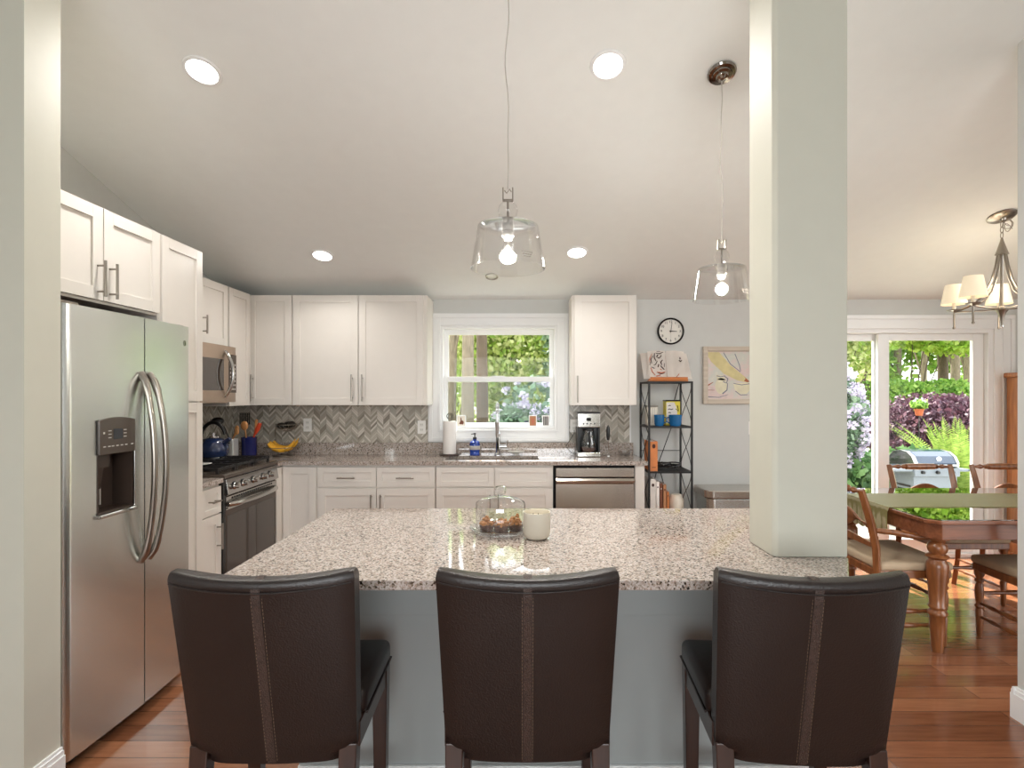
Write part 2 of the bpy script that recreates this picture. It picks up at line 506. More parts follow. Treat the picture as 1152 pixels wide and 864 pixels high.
def tag(o, label=None, cat=None, group=None, kind=None):
    if label: o['label'] = label
    if cat: o['category'] = cat
    if group: o['group'] = group
    if kind: o['kind'] = kind
    return o
def thing(name, loc, label, cat, group=None):
    o = bpy.data.objects.new(name, None); col().objects.link(o)
    o.empty_display_size = 0.1
    o.location = loc; ROOT[o.name] = Vector(loc)
    return tag(o, label, cat, group)
def struct(mb, name, m, **kw):
    o = mb.build(name, m, None, **kw); o['kind'] = 'structure'; return o
def copy_tree(o, parent=None):
    c = o.copy(); col().objects.link(c)
    if parent is not None: c.parent = parent
    for ch in list(o.children):
        copy_tree(ch, c)
    return c

# flat ink strokes standing a hair off a surface: list of polygons in a local (u,v) frame
def decal(polys, origin, u, v, n, thick=0.0006):
    mb = MB()
    o = Vector(origin); u = Vector(u); v = Vector(v); n = Vector(n).normalized()
    for p in polys:
        a = [mb.bm.verts.new(o + u * q[0] + v * q[1]) for q in p]
        b = [mb.bm.verts.new(o + u * q[0] + v * q[1] + n * thick) for q in p]
        k = len(p)
        mb.bm.faces.new(b); mb.bm.faces.new(a[::-1])
        for i in range(k):
            mb.bm.faces.new((a[i], a[(i + 1) % k], b[(i + 1) % k], b[i]))
    return mb
def stroke(pts, w0, w1=None):
    """taper stroke polygon in 2D through pts"""
    w1 = w0 if w1 is None else w1
    L = []; R = []
    n = len(pts)
    for i, p in enumerate(pts):
        a = pts[max(0, i - 1)]; b = pts[min(n - 1, i + 1)]
        d = Vector((b[0] - a[0], b[1] - a[1])).normalized()
        w = (w0 + (w1 - w0) * i / (n - 1)) / 2
        L.append((p[0] - d.y * w, p[1] + d.x * w)); R.append((p[0] + d.y * w, p[1] - d.x * w))
    return L + R[::-1]
def ell(cx, cy, rx, ry, n=18):
    return [(cx + rx * math.cos(2 * PI * k / n), cy + ry * math.sin(2 * PI * k / n)) for k in range(n)]
# ------------------------------------------------------------------ room shell
XL, YB = -2.56, 4.80
def cz(y): return 3.72 - 0.3 * y
struct(MB().box(XL - 0.15, 5.6, -2.75, YB + 0.15, -0.12, 0.0), 'floor', 'floor')
struct(MB().poly_prism([(-2.6, cz(-2.6)), (YB + 0.15, cz(YB + 0.15)), (YB + 0.15, cz(YB + 0.15) + 0.2), (-2.6, cz(-2.6) + 0.2)], 0, XL - 0.15, 5.6), 'ceiling', 'ceiling')
wx0, wx1, wz0, wz1 = -0.725, 0.30, 1.135, 2.045
dx0, dx1, dz1 = 2.33, 4.16, 2.02
w = MB()
for a, b, z0, z1 in ((XL, wx0, 0, 2.3), (wx0, wx1, 0, wz0), (wx0, wx1, wz1, 2.3), (wx1, dx0, 0, 2.3), (dx0, dx1, dz1, 2.3), (dx1, 5.45, 0, 2.3)):
    w.box(a, b, YB, YB + 0.15, z0, z1)
struct(w, 'wall_back', 'wall')
struct(MB().poly_prism([(-2.6, 0), (YB + 0.15, 0), (YB + 0.15, cz(YB + 0.15) + 0.05), (-2.6, cz(-2.6) + 0.05)], 0, XL - 0.15, XL), 'wall_left', 'wall')
struct(MB().poly_prism([(2.0, 0), (YB + 0.15, 0), (YB + 0.15, cz(YB + 0.15) + 0.05), (2.0, cz(2.0) + 0.05)], 0, 5.45, 5.6), 'wall_right', 'wall')
struct(MB().poly_prism([(1.856, 0), (2.003, 0), (2.003, cz(2.003) + 0.03), (1.856, cz(1.856) + 0.03)], 0, XL, -1.707), 'wall_partition', 'wall_warm_light')
struct(MB().poly_prism([(-2.6, 0), (2.41, 0), (2.41, cz(2.41) + 0.03), (-2.6, cz(-2.6) + 0.03)], 0, 2.2, 2.33), 'wall_dining', 'wall')
rw = MB()
rz = cz(-2.6) + 0.03
for a, b, z0, z1 in ((XL, -1.6, 0, rz), (-1.6, 1.4, 0, 0.9), (-1.6, 1.4, 2.3, rz), (1.4, 2.2, 0, rz), (2.33, 5.45, 0, rz)):
    rw.box(a, b, -2.75, -2.6, z0, z1)
struct(rw, 'wall_front', 'wall')
# the column standing on the island
struct(MB().poly_prism([(0.824, 1.752), (1.05, 1.752), (1.05, 1.940), (0.811, 1.940), (0.811, 1.765)], 2, 0.9145, 3.21), 'wall_column', 'wall_warm_light', bevel=0.003)

def baseboard(name, pts, inward, h=0.14):
    """pts: polyline (x,y) along wall foot; inward: list of normals per segment"""
    mb = MB()
    for (a, b), n in zip(zip(pts[:-1], pts[1:]), inward):
        for t, z0, z1 in ((0.018, 0, h - 0.03), (0.013, h - 0.03, h - 0.012), (0.008, h - 0.012, h)):
            xs = [a[0], b[0], a[0] + n[0] * t, b[0] + n[0] * t]; ys = [a[1], b[1], a[1] + n[1] * t, b[1] + n[1] * t]
            ex = 0.018 if n[0] == 0 else 0; ey = 0
            mb.box(min(xs), max(xs), min(ys), max(ys), z0, z1)
    return struct(mb, name, 'trim')
baseboard('baseboard_left', [(XL, 1.856), (-1.689, 1.856), ], [(0, -1)])
baseboard('baseboard_partition', [(-1.707, 1.838), (-1.707, 2.003)], [(1, 0)])
baseboard('baseboard_right', [(2.2, -2.6), (2.2, 2.41)], [(-1, 0)])
baseboard('baseboard_dining', [(2.33, 2.41), (2.33, -2.6)], [(1, 0)])
baseboard('baseboard_end', [(2.182, 2.41), (2.348, 2.41)], [(0, 1)])
baseboard('baseboard_back', [(0.98, YB), (dx0 - 0.13, YB)], [(0, -1)])
baseboard('baseboard_corner', [(dx1 + 0.18, YB), (5.45, YB)], [(0, -1)])

# ------------------------------------------------------------------ kitchen window
def frame_boxes(mb, x0, x1, z0, z1, t, ya, yb, tb=None, tt=None):
    tb = t if tb is None else tb; tt = t if tt is None else tt
    mb.box(x0, x0 + t, ya, yb, z0, z1); mb.box(x1 - t, x1, ya, yb, z0, z1)
    mb.box(x0 + t, x1 - t, ya, yb, z0, z0 + tb); mb.box(x0 + t, x1 - t, ya, yb, z1 - tt, z1)
wr = thing('window_1', ((wx0 + wx1) / 2, YB, wz0), None, None); wr['kind'] = 'structure'
mb = MB()
frame_boxes(mb, -0.835, 0.41, 1.023, 2.157, 0.112, YB - 0.022, YB - 0.0005)
frame_boxes(mb, -0.825, 0.40, 1.033, 2.147, 0.03, YB - 0.032, YB - 0.022)
frame_boxes(mb, -0.745, 0.32, 1.113, 2.067, 0.02, YB - 0.030, YB - 0.022)
mb.build('window_casing', 'trim', wr, bevel=0.003)
mb = MB()
frame_boxes(mb, wx0, wx1, wz0, wz1, 0.022, YB - 0.012, YB + 0.148)
mb.build('window_jamb', 'trim', wr, bevel=0.002)
mb = MB()   # upper sash further out
frame_boxes(mb, wx0 + 0.022, wx1 - 0.022, 1.555, wz1 - 0.022, 0.038, YB + 0.075, YB + 0.105, tb=0.035, tt=0.045)
us = mb.build('upper_sash', 'trim', wr, bevel=0.002)
MB().box(wx0 + 0.05, wx1 - 0.05, YB + 0.088, YB + 0.092, 1.58, wz1 - 0.06).build('upper_pane', 'pane', us)
mb = MB()
frame_boxes(mb, wx0 + 0.022, wx1 - 0.022, wz0 + 0.022, 1.60, 0.034, YB + 0.035, YB + 0.068, tb=0.032, tt=0.045)
mb.box(-0.28, -0.16, YB + 0.02, YB + 0.035, 1.597, 1.607)
ls = mb.build('lower_sash', 'trim', wr, bevel=0.002)
MB().box(wx0 + 0.05, wx1 - 0.05, YB + 0.050, YB + 0.054, wz0 + 0.05, 1.56).build('lower_pane', 'screen_pane', ls)

# ------------------------------------------------------------------ sliding glass door
dr = thing('door_1', ((dx0 + dx1) / 2, YB, 0), None, None); dr['kind'] = 'structure'
mb = MB()
for off, t in ((0.0, 0.022), (0.0, 0.0)):
    pass
mb.box(dx0 - 0.13, dx0, YB - 0.022, YB - 0.0005, 0, dz1 + 0.12)
mb.box(dx1, dx1 + 0.175, YB - 0.022, YB - 0.0005, 0, dz1 + 0.12)
mb.box(dx0, dx1, YB - 0.022, YB - 0.0005, dz1, dz1 + 0.12)
mb.box(dx0 - 0.13, dx1 + 0.175, YB - 0.034, YB - 0.022, dz1 + 0.085, dz1 + 0.12)
mb.box(dx1 + 0.14, dx1 + 0.175, YB - 0.034, YB - 0.022, 0, dz1 + 0.085)
mb.box(dx1 + 0.07, dx1 + 0.085, YB - 0.028, YB - 0.022, 0, dz1 + 0.085)
mb.build('door_casing', 'trim', dr, bevel=0.003)
mb = MB(); frame_boxes(mb, dx0, dx1, 0.0, dz1, 0.045, YB - 0.01, YB + 0.148, tb=0.03, tt=0.035)
mb.build('door_frame', 'trim', dr, bevel=0.002)
mb = MB(); frame_boxes(mb, dx0 + 0.045, 3.25, 0.03, dz1 - 0.035, 0.085, YB + 0.085, YB + 0.12, tb=0.12, tt=0.06)
p = mb.build('fixed_panel', 'trim', dr, bevel=0.003)
MB().box(dx0 + 0.12, 3.18, YB + 0.10, YB + 0.106, 0.14, dz1 - 0.09).build('pane', 'pane', p)
mb = MB(); frame_boxes(mb, 3.17, dx1 - 0.045, 0.03, dz1 - 0.035, 0.10, YB + 0.035, YB + 0.07, tb=0.12, tt=0.06)
p = mb.build('sliding_panel', 'trim', dr, bevel=0.003)
MB().box(3.25, dx1 - 0.12, YB + 0.05, YB + 0.056, 0.14, dz1 - 0.09).build('pane', 'pane', p)

# ------------------------------------------------------------------ cabinets
def mp(face, plane, u, d, z):
    return (u, plane - d, z) if face == '-Y' else (plane + d, u, z)
def fbox(mb, face, plane, u0, u1, d0, d1, z0, z1):
    a = mp(face, plane, u0, d0, z0); b = mp(face, plane, u1, d1, z1)
    mb.box(a[0], b[0], a[1], b[1], a[2], b[2])
def shaker(name, root, face, plane, u0, u1, z0, z1, rail=0.057, gap=0.0018):
    u0 += gap; u1 -= gap; z0 += gap; z1 -= gap
    r = min(rail, (u1 - u0) * 0.3, (z1 - z0) * 0.3)
    mb = MB(); th = 0.02
    fbox(mb, face, plane, u0, u0 + r, 0.0005, th, z0, z1)
    fbox(mb, face, plane, u1 - r, u1, 0.0005, th, z0, z1)
    fbox(mb, face, plane, u0 + r, u1 - r, 0.0005, th, z0, z0 + r)
    fbox(mb, face, plane, u0 + r, u1 - r, 0.0005, th, z1 - r, z1)
    fbox(mb, face, plane, u0 + r - 0.001, u1 - r + 0.001, 0.0005, th - 0.009, z0 + r - 0.001, z1 - r + 0.001)
    return mb.build(name, 'cabinet', root, bevel=0.0012)
def bar_handle(part, face, plane, u, z, length, vertical=True, m='nickel'):
    mb = MB(); h = length / 2; d = 0.055
    if vertical:
        mb.tube([mp(face, plane, u, d, z - h), mp(face, plane, u, d, z + h)], 0.006, 10)
        for s in (-1, 1): mb.tube([mp(face, plane, u, 0.019, z + s * h * 0.72), mp(face, plane, u, d, z + s * h * 0.72)], 0.0045, 8)
    else:
        mb.tube([mp(face, plane, u - h, d, z), mp(face, plane, u + h, d, z)], 0.006, 10)
        for s in (-1, 1): mb.tube([mp(face, plane, u + s * h * 0.72, 0.019, z), mp(face, plane, u + s * h * 0.72, d, z)], 0.0045, 8)
    return mb.build('handle', m, part, smooth=True)
def carcass(root, face, plane, u0, u1, depth, z0, z1, toe=0):
    mb = MB()
    fbox(mb, face, plane, u0, u1, -depth, 0, z0 + toe, z1)
    if toe: fbox(mb, face, plane, u0, u1, -depth, -0.07, z0, z0 + toe)
    return mb.build('body', 'cabinet', root, bevel=0.001)
def cab(name, face, plane, u0, u1, depth, z0, z1, label, group=None, toe=0):
    c = mp(face, plane, (u0 + u1) / 2, -depth / 2, z0)
    r = thing(name, c, label, 'cabinet', group)
    carcass(r, face, plane, u0 + 0.0006, u1 - 0.0006, depth, z0, z1, toe)
    return r

# back wall uppers (front plane Y 4.47)
UP = 4.49
UZ0, UZ1 = 1.352, 2.262
r = cab('wall_cabinet', '-Y', UP, -2.275, -1.90, YB - UP - 0.001, UZ0, UZ1, 'white corner wall cabinet with one tall door, left end of the back wall row')
d = shaker('door', r, '-Y', UP, -2.265, -1.905, UZ0, UZ1); bar_handle(d, '-Y', UP, -2.222, 1.495, 0.22)
r = cab('wall_cabinet', '-Y', UP, -1.90, -0.79, YB - UP - 0.001, UZ0, UZ1, 'wide white double-door wall cabinet left of the kitchen window')
d = shaker('door', r, '-Y', UP, -1.895, -1.357, UZ0, UZ1); bar_handle(d, '-Y', UP, -1.402, 1.495, 0.22)
d = shaker('door', r, '-Y', UP, -1.353, -0.815, UZ0, UZ1); bar_handle(d, '-Y', UP, -1.318, 1.495, 0.22)
r = cab('wall_cabinet', '-Y', UP, 0.405, 0.945, YB - UP - 0.001, UZ0, UZ1, 'white single-door wall cabinet right of the kitchen window, above the coffee maker')
d = shaker('door', r, '-Y', UP, 0.425, 0.935, UZ0, UZ1); bar_handle(d, '-Y', UP, 0.452, 1.485, 0.22)
# left wall uppers (front plane X -2.23)
UL = -2.25
dl = UL - XL - 0.001
r = cab('wall_cabinet', '+X', UL, 4.115, 4.468, dl, UZ0, UZ1, 'narrow white wall cabinet on the left wall between microwave and corner')
shaker('door', r, '+X', UL, 4.12, 4.44, UZ0, UZ1)
r = cab('wall_cabinet', '+X', UL, 3.345, 4.112, dl, 1.80, UZ1, 'short white wall cabinet directly above the microwave')
d = shaker('door', r, '+X', UL, 3.35, 3.725, 1.80, UZ1); bar_handle(d, '+X', UL, 3.69, 1.93, 0.13)
d = shaker('door', r, '+X', UL, 3.73, 4.105, 1.80, UZ1); bar_handle(d, '+X', UL, 3.775, 1.93, 0.13)
# tall pantry and over-fridge cabinet
FP = -1.905
fd = FP - XL - 0.001
r = cab('pantry_cabinet', '+X', FP, 2.825, 3.20, fd, 0.0, 2.285, 'tall white pantry cabinet standing between refrigerator and stove', toe=0.1)
d = shaker('door', r, '+X', FP, 2.835, 3.195, 1.40, 2.28); bar_handle(d, '+X', FP, 2.87, 1.55, 0.18)
d = shaker('door', r, '+X', FP, 2.835, 3.195, 0.11, 1.395); bar_handle(d, '+X', FP, 2.87, 1.2, 0.18)
r = cab('wall_cabinet', '+X', FP, 2.05, 2.823, fd, 1.85, 2.285, 'white double-door cabinet above the refrigerator')
d = shaker('door', r, '+X', FP, 2.055, 2.438, 1.86, 2.28); bar_handle(d, '+X', FP, 2.405, 1.955, 0.16)
d = shaker('door', r, '+X', FP, 2.44, 2.82, 1.86, 2.28); bar_handle(d, '+X', FP, 2.475, 1.955, 0.16)

# base cabinets
BX = -1.92        # left run front plane
BY = 4.30         # back run front plane
CT0, CT1 = 0.884, 0.914
r = cab('base_cabinet', '+X', BX, 3.202, 3.425, BX - XL - 0.001, 0, CT0 - 0.001, 'narrow white base cabinet with one drawer left of the stove', toe=0.1)
d = shaker('drawer', r, '+X', BX, 3.21, 3.42, 0.70, 0.868, rail=0.035); bar_handle(d, '+X', BX, 3.315, 0.785, 0.09, vertical=False)
d = shaker('door', r, '+X', BX, 3.21, 3.42, 0.11, 0.695); bar_handle(d, '+X', BX, 3.37, 0.56, 0.16)
r = cab('base_cabinet', '-Y', BY, XL + 0.001, -1.622, YB - BY - 0.001, 0, CT0 - 0.001, 'white corner base cabinet with one tall door right of the stove', toe=0.1)
shaker('door', r, '-Y', BY, -1.895, -1.63, 0.11, 0.872)
mb = MB().box(-1.985, -1.90, 4.19, BY - 0.001, 0.1, 0.872).build('filler_panel', 'cabinet', r, bevel=0.001)
r = cab('base_cabinet', '-Y', BY, -1.62, -0.69, YB - BY - 0.001, 0, CT0 - 0.001, 'white base cabinet with two drawers over two doors, left of the sink', toe=0.1)
for a, b, s in ((-1.617, -1.156, 1), (-1.152, -0.693, -1)):
    d = shaker('drawer', r, '-Y', BY, a, b, 0.712, 0.868, rail=0.042); bar_handle(d, '-Y', BY, (a + b) / 2, 0.785, 0.14, vertical=False)
    d = shaker('door', r, '-Y', BY, a, b, 0.11, 0.700); bar_handle(d, '-Y', BY, (b - 0.035) if s > 0 else (a + 0.035), 0.585, 0.14)
r = cab('base_cabinet', '-Y', BY, -0.688, 0.242, YB - BY - 0.001, 0, 0.66, 'white sink base cabinet with two false drawer fronts under the window', toe=0.1)
MB().box(-0.687, 0.241, BY + 0.0, BY + 0.02, 0.661, CT0 - 0.001).build('front_rail', 'cabinet', r)
for a, b, s in ((-0.685, -0.225, 1), (-0.221, 0.239, -1)):
    shaker('drawer_front', r, '-Y', BY, a, b, 0.712, 0.868, rail=0.042)
    d = shaker('door', r, '-Y', BY, a, b, 0.11, 0.700); bar_handle(d, '-Y', BY, (b - 0.03) if s > 0 else (a + 0.03), 0.585, 0.14)
mb = MB().box(0.890, 0.965, BY - 0.01, YB - 0.001, 0, CT0 - 0.001)
tag(mb.build('end_panel', 'cabinet', None, bevel=0.0015), 'white panel closing the counter run right of the dishwasher', 'panel')

# countertop with splash: back run with a sink cut-out
sx0, sx1, sy0, sy1 = -0.63, 0.13, 4.37, 4.66
mb = MB()
fy = 4.262
mb.box(XL + 0.001, sx0, fy, YB - 0.001, CT0, CT1); mb.box(sx1, 0.985, fy, YB - 0.001, CT0, CT1)
mb.box(sx0, sx1, fy, sy0, CT0, CT1); mb.box(sx0, sx1, sy1, YB - 0.001, CT0, CT1)
mb.box(XL + 0.001, BX + 0.03, 4.187, fy, CT0, CT1)
ct = mb.build('countertop', 'granite', None)
tag(ct, 'long speckled granite countertop along the back wall under the window', 'countertop')
mb = MB()
mb.box(XL + 0.001, 0.975, YB - 0.022, YB - 0.001, CT1, 1.016)
mb.box(XL + 0.001, XL + 0.022, 4.19, YB - 0.022, CT1, 1.016)
mb.build('backsplash_strip', 'granite', ct)
c2 = MB().box(XL + 0.001, BX + 0.03, 3.203, 3.427, CT0, CT1).build('countertop', 'granite', None, bevel=0.003)
tag(c2, 'short piece of granite countertop between pantry and stove', 'countertop')
# tile
mb = MB()
mb.box(XL, -0.836, YB - 0.008, YB - 0.0004, 1.0165, UZ0 - 0.0005)
mb.box(0.411, 0.945, YB - 0.008, YB - 0.0004, 1.0165, UZ0 - 0.0005)
struct(mb, 'trim_1', 'tile_x', loc=(0, 0, 0))
mb = MB().box(XL + 0.0004, XL + 0.008, 3.2, YB - 0.009, 1.0165, UZ0 + 0.10)
struct(mb, 'trim_2', 'tile_y', loc=(0, 0, 0))
struct(MB().box(0.945, 0.958, YB - 0.011, YB - 0.0004, 1.0165, UZ0 - 0.001), 'trim_3', 'trim')

# sink
mb = MB()
t = 0.004
mb.box(sx0, sx1, sy0, sy1, 0.69, 0.69 + t)
mb.box(sx0 - t, sx0, sy0 - t, sy1 + t, 0.69, CT0); mb.box(sx1, sx1 + t, sy0 - t, sy1 + t, 0.69, CT0)
mb.box(sx0, sx1, sy0 - t, sy0, 0.69, CT0); mb.box(sx0, sx1, sy1, sy1 + t, 0.69, CT0)
sk = mb.build('sink', 'steel_bright', None)
tag(sk, 'undermount stainless sink basin set in the back countertop', 'sink')
MB().lathe([(0, 0.6945), (0.03, 0.6945), (0.042, 0.697), (0.045, 0.695)], (-0.25, 4.52, 0)).build('drain', 'chrome', sk, smooth=True)

# faucet
fx, fyy = -0.215, 4.715
fr_ = thing('faucet', (fx, fyy, CT1), 'tall chrome spring-neck faucet behind the sink', 'faucet')
MB().lathe([(0.03, CT1), (0.03, CT1 + 0.012), (0.02, CT1 + 0.02), (0.018, CT1 + 0.16), (0.022, CT1 + 0.165), (0.022, CT1 + 0.19), (0.012, CT1 + 0.2)], (fx, fyy, 0)).build('base', 'chrome', fr_, smooth=True)
arc = [(fx, fyy, CT1 + 0.19), (fx, fyy, CT1 + 0.30)]
for k in range(1, 13):
    a = PI * k / 12
    arc.append((fx, fyy - 0.085 + 0.085 * math.cos(a), CT1 + 0.36 + 0.085 * math.sin(a)))
arc.append((fx, fyy - 0.17, CT1 + 0.30))
nk = MB().tube(arc, 0.008, 10).build('neck', 'chrome', fr_, smooth=True)
sp = MB()
P = [Vector(q) for q in arc]
segL = [(P[i + 1] - P[i]).length for i in range(len(P) - 1)]; tot = sum(segL)
N = 34
def along(s):
    for i, l in enumerate(segL):
        if s <= l or i == len(segL) - 1: return P[i].lerp(P[i + 1], min(1, s / l)), (P[i + 1] - P[i]).normalized()
        s -= l
hel = []
for k in range(N * 10 + 1):
    c, tn = along(tot * k / (N * 10))
    a = 2 * PI * k / 10
    side = Vector((1, 0, 0)); up_ = tn.cross(side)
    hel.append(c + (side * math.cos(a) + up_ * math.sin(a)) * 0.0135)
sp.tube(hel, 0.0026, 5)
sp.build('spring', 'chrome', fr_, smooth=True)
MB().lathe([(0.011, 0), (0.014, 0.02), (0.016, 0.10), (0.019, 0.115), (0.019, 0.13), (0, 0.13)], (fx, fyy - 0.17, CT1 + 0.17)).build('spray_head', 'chrome', fr_, smooth=True)
MB().tube([(fx, fyy, CT1 + 0.18), (fx, fyy - 0.09, CT1 + 0.19), (fx, fyy - 0.165, CT1 + 0.195)], 0.006, 8).build('support_arm', 'chrome', fr_, smooth=True)
MB().tube([(fx + 0.015, fyy, CT1 + 0.075), (fx + 0.075, fyy, CT1 + 0.075)], 0.016, 12).tube([(fx + 0.07, fyy, CT1 + 0.075), (fx + 0.085, fyy, CT1 + 0.13)], 0.006, 8).build('lever', 'chrome', fr_, smooth=True)

# dishwasher
dw = thing('dishwasher', (0.565, 4.5, 0), 'stainless dishwasher under the counter right of the sink', 'dishwasher')
MB().box(0.2445, 0.8885, 4.32, YB - 0.03, 0.09, CT0 - 0.002).build('body', 'gap', dw)
MB().rbox(0.262, 0.878, 4.27, 4.32, 0.79, 0.862, 0.004).build('control_strip', 'steel_h', dw)
mb = MB()
pts = [(4.32, 0.12), (4.285, 0.12), (4.27, 0.15), (4.262, 0.5), (4.270, 0.735), (4.245, 0.750), (4.243, 0.765), (4.262, 0.782), (4.32, 0.782)]
mb.poly_prism(pts, 0, 0.262, 0.878)
mb.build('door', 'steel_h', dw, smooth=30)

# ------------------------------------------------------------------ refrigerator
fy0, fym, fy1 = 2.025, 2.437, 2.795
rf = thing('refrigerator', (-2.1, 2.41, 0), 'side-by-side stainless refrigerator with a water dispenser at left', 'refrigerator')
MB().box(-2.52, -1.805, fy0 + 0.01, fy1 - 0.005, 0.05, 1.775).build('body', 'brown_plastic', rf, bevel=0.003)
MB().box(-2.45, -1.80, fy0 + 0.02, fy1 - 0.02, 0.012, 0.05).tube([(-1.78, fy0 + 0.05, 0.03), (-1.78, fy0 + 0.11, 0.03)], 0.028, 12).build('base_grille', 'black_plastic', rf)
def door_prof(ya, yb, rl, rr, n=8, ra=0.035):
    """outline in (x,y) of a door bulging to +X, rounded at chosen ends"""
    bulge = lambda y: -1.715 + 0.016 * math.sin(PI * (y - fy0) / (fy1 - fy0))
    pts = [(-1.80, ya)]
    if rl:
        for k in range(n + 1):
            a = PI / 2 * k / n
            pts.append((bulge(ya + ra) - ra + ra * math.sin(a), ya + ra - ra * math.cos(a)))
    else: pts.append((bulge(ya), ya))
    y0 = ya + ra if rl else ya; y1 = yb - ra if rr else yb
    for k in range(1, 6):
        y = y0 + (y1 - y0) * k / 6; pts.append((bulge(y), y))
    if rr:
        for k in range(n + 1):
            a = PI / 2 * k / n
            pts.append((bulge(yb - ra) - ra + ra * math.cos(a), yb - ra + ra * math.sin(a)))
    else: pts.append((bulge(yb), yb))
    pts.append((-1.80, yb))
    return pts
dy0, dy1, dzz0, dzz1 = 2.172, 2.372, 0.955, 1.335
mb = MB()
mb.poly_prism(door_prof(fy0, fym - 0.003, True, False), 2, 0.055, dzz0)
mb.poly_prism(door_prof(fy0, fym - 0.003, True, False), 2, dzz1, 1.785)
mb.poly_prism(door_prof(fy0, dy0, True, False), 2, dzz0, dzz1)
mb.poly_prism(door_prof(dy1, fym - 0.003, False, False), 2, dzz0, dzz1)
fdoor = mb.build('freezer_door', 'steel', rf, smooth=25)
mb = MB(); mb.poly_prism(door_prof(fym + 0.003, fy1, False, True, ra=0.02), 2, 0.055, 1.785)
rdoor = mb.build('fridge_door', 'steel', rf, smooth=25)
# dispenser
mb = MB()
mb.box(-1.80, -1.790, dy0, dy1, dzz0, dzz1)
mb.box(-1.79, -1.704, dy0, dy0 + 0.006, dzz0, dzz1); mb.box(-1.79, -1.704, dy1 - 0.006, dy1, dzz0, dzz1)
mb.box(-1.79, -1.70, dy0, dy1, dzz0, dzz0 + 0.008)
mb.box(-1.79, -1.73, dy0 + 0.01, dy0 + 0.1, 1.14, 1.19)
mb.poly_prism([(-1.785, 1.16), (-1.735, 1.15), (-1.75, 1.05), (-1.785, 1.03)], 1, dy0 + 0.015, dy0 + 0.075)
dsp = mb.build('dispenser', 'brown_plastic', fdoor)
mb = MB()
pp = [(dy0, 1.195), (dy1, 1.195), (dy1, 1.335)] + [(dy1 - (dy1 - dy0) * k / 8, 1.335 + 0.012 * math.sin(PI * k / 8)) for k in range(1, 8)] + [(dy0, 1.335)]
mb.poly_prism(pp, 0, -1.79, -1.694)
cpn = mb.build('control_panel', 'dark_panel', fdoor, bevel=0.003)
MB().box(-1.694, -1.6925, 2.245, 2.295, 1.255, 1.298).build('display_screen', 'display', cpn)
mb = MB()
for yy in (2.19, 2.215, 2.235, 2.26, 2.285, 2.31, 2.345):
    mb.box(-1.694, -1.693, yy, yy + 0.013, 1.226, 1.230)
for yy in (2.225, 2.31):
    for zz in (1.262, 1.276, 1.290): mb.box(-1.694, -1.693, yy - 0.008, yy + 0.008, zz, zz + 0.003)
mb.box(-1.694, -1.693, 2.19, 2.198, 1.28, 1.288)
mb.build('button_marks', 'mark', cpn)
mb = MB().box(-1.73, -1.69, dy0 - 0.004, dy1 + 0.012, dzz0 - 0.016, dzz0)
mb.box(-1.72, -1.696, dy1, dy1 + 0.008, dzz0, 1.33)
mb.build('dispenser_trim', 'steel_bright', fdoor, bevel=0.004)
MB().box(-1.77, -1.765, 2.262, 2.268, 0.98, 1.16).build('water_tube', 'mark', fdoor)
for part, yy, dirn in ((fdoor, 2.405, -1), (rdoor, 2.470, 1)):
    pts = []
    for k in range(25):
        tt = k / 24
        z = 0.70 + (1.535 - 0.70) * tt
        b = math.sin(PI * tt) ** 0.55
        pts.append((-1.70 + 0.072 * b, yy + 0.012 * dirn * (b - 0.5), z))
    MB().tube(pts, [0.013 if 2 < k < 22 else 0.016 for k in range(25)], 12).build('handle', 'nickel', part, smooth=True)
# round maker badge with a looping swirl
mb = MB()
mb.lathe([(0, 0), (0.016, 0), (0.016, 0.003), (0.0, 0.003)], (-1.7147, 2.742, 1.70), 20, axis=0)
bdg = mb.build('badge', 'steel_bright', rdoor)
sw = [[ (0.010 * math.cos(a) , 0.011 * math.sin(a)) for a in [0.6 + 5.2 * k / 12 for k in range(13)]],
      [(0.002, 0.001), (0.008, 0.001), (0.008, -0.006)], [(-0.004, 0.004), (-0.006, 0.0), (-0.003, -0.005)]]
decal([stroke(s, 0.0028) for s in sw], (-1.7115, 2.742, 1.70), (0, 1, 0), (0, 0, 1), (1, 0, 0)).build('badge_mark', 'black_plastic', bdg)
MB().rbox(-1.80, -1.74, fy0 + 0.01, fy0 + 0.10, 1.786, 1.80, 0.004).build('hinge_cover', 'nickel', rf)
MB().rbox(-1.80, -1.745, fy1 - 0.05, fy1 - 0.005, 1.786, 1.796, 0.004).build('hinge_cover', 'nickel', rf)

# ------------------------------------------------------------------ microwave
mw = thing('microwave', (-2.35, 3.73, 1.385), 'stainless microwave mounted over the stove', 'microwave')
my0, my1, mz0, mz1, mx_ = 3.352, 4.108, 1.385, 1.795, -2.165
MB().box(XL + 0.01, -2.21, my0, my1, mz0, mz1).build('body', 'black_plastic', mw)
prof = [(-2.21, my0), (mx_ - 0.01, my0), (mx_, my0 + 0.02)] + [(mx_ + 0.014 * math.sin(PI * k / 8), my0 + 0.02 + (my1 - my0 - 0.04) * k / 8) for k in range(1, 8)] + [(mx_, my1 - 0.02), (mx_ - 0.01, my1), (-2.21, my1)]
fm = MB().poly_prism(prof, 2, mz0, mz1).build('door', 'bronze_steel', mw, smooth=30)
MB().poly_prism([(a + 0.0015 if a > mx_ - 0.001 else a, b) for a, b in prof if my0 + 0.08 < b < my0 + 0.60], 2, mz0 + 0.085, mz1 - 0.10).build('window_glass', 'oven_glass', fm, smooth=30)
MB().box(mx_ - 0.02, mx_ + 0.0075, 3.98, 4.085, mz0 + 0.07, mz1 - 0.06).build('keypad', 'dark_panel', fm)
mb = MB()
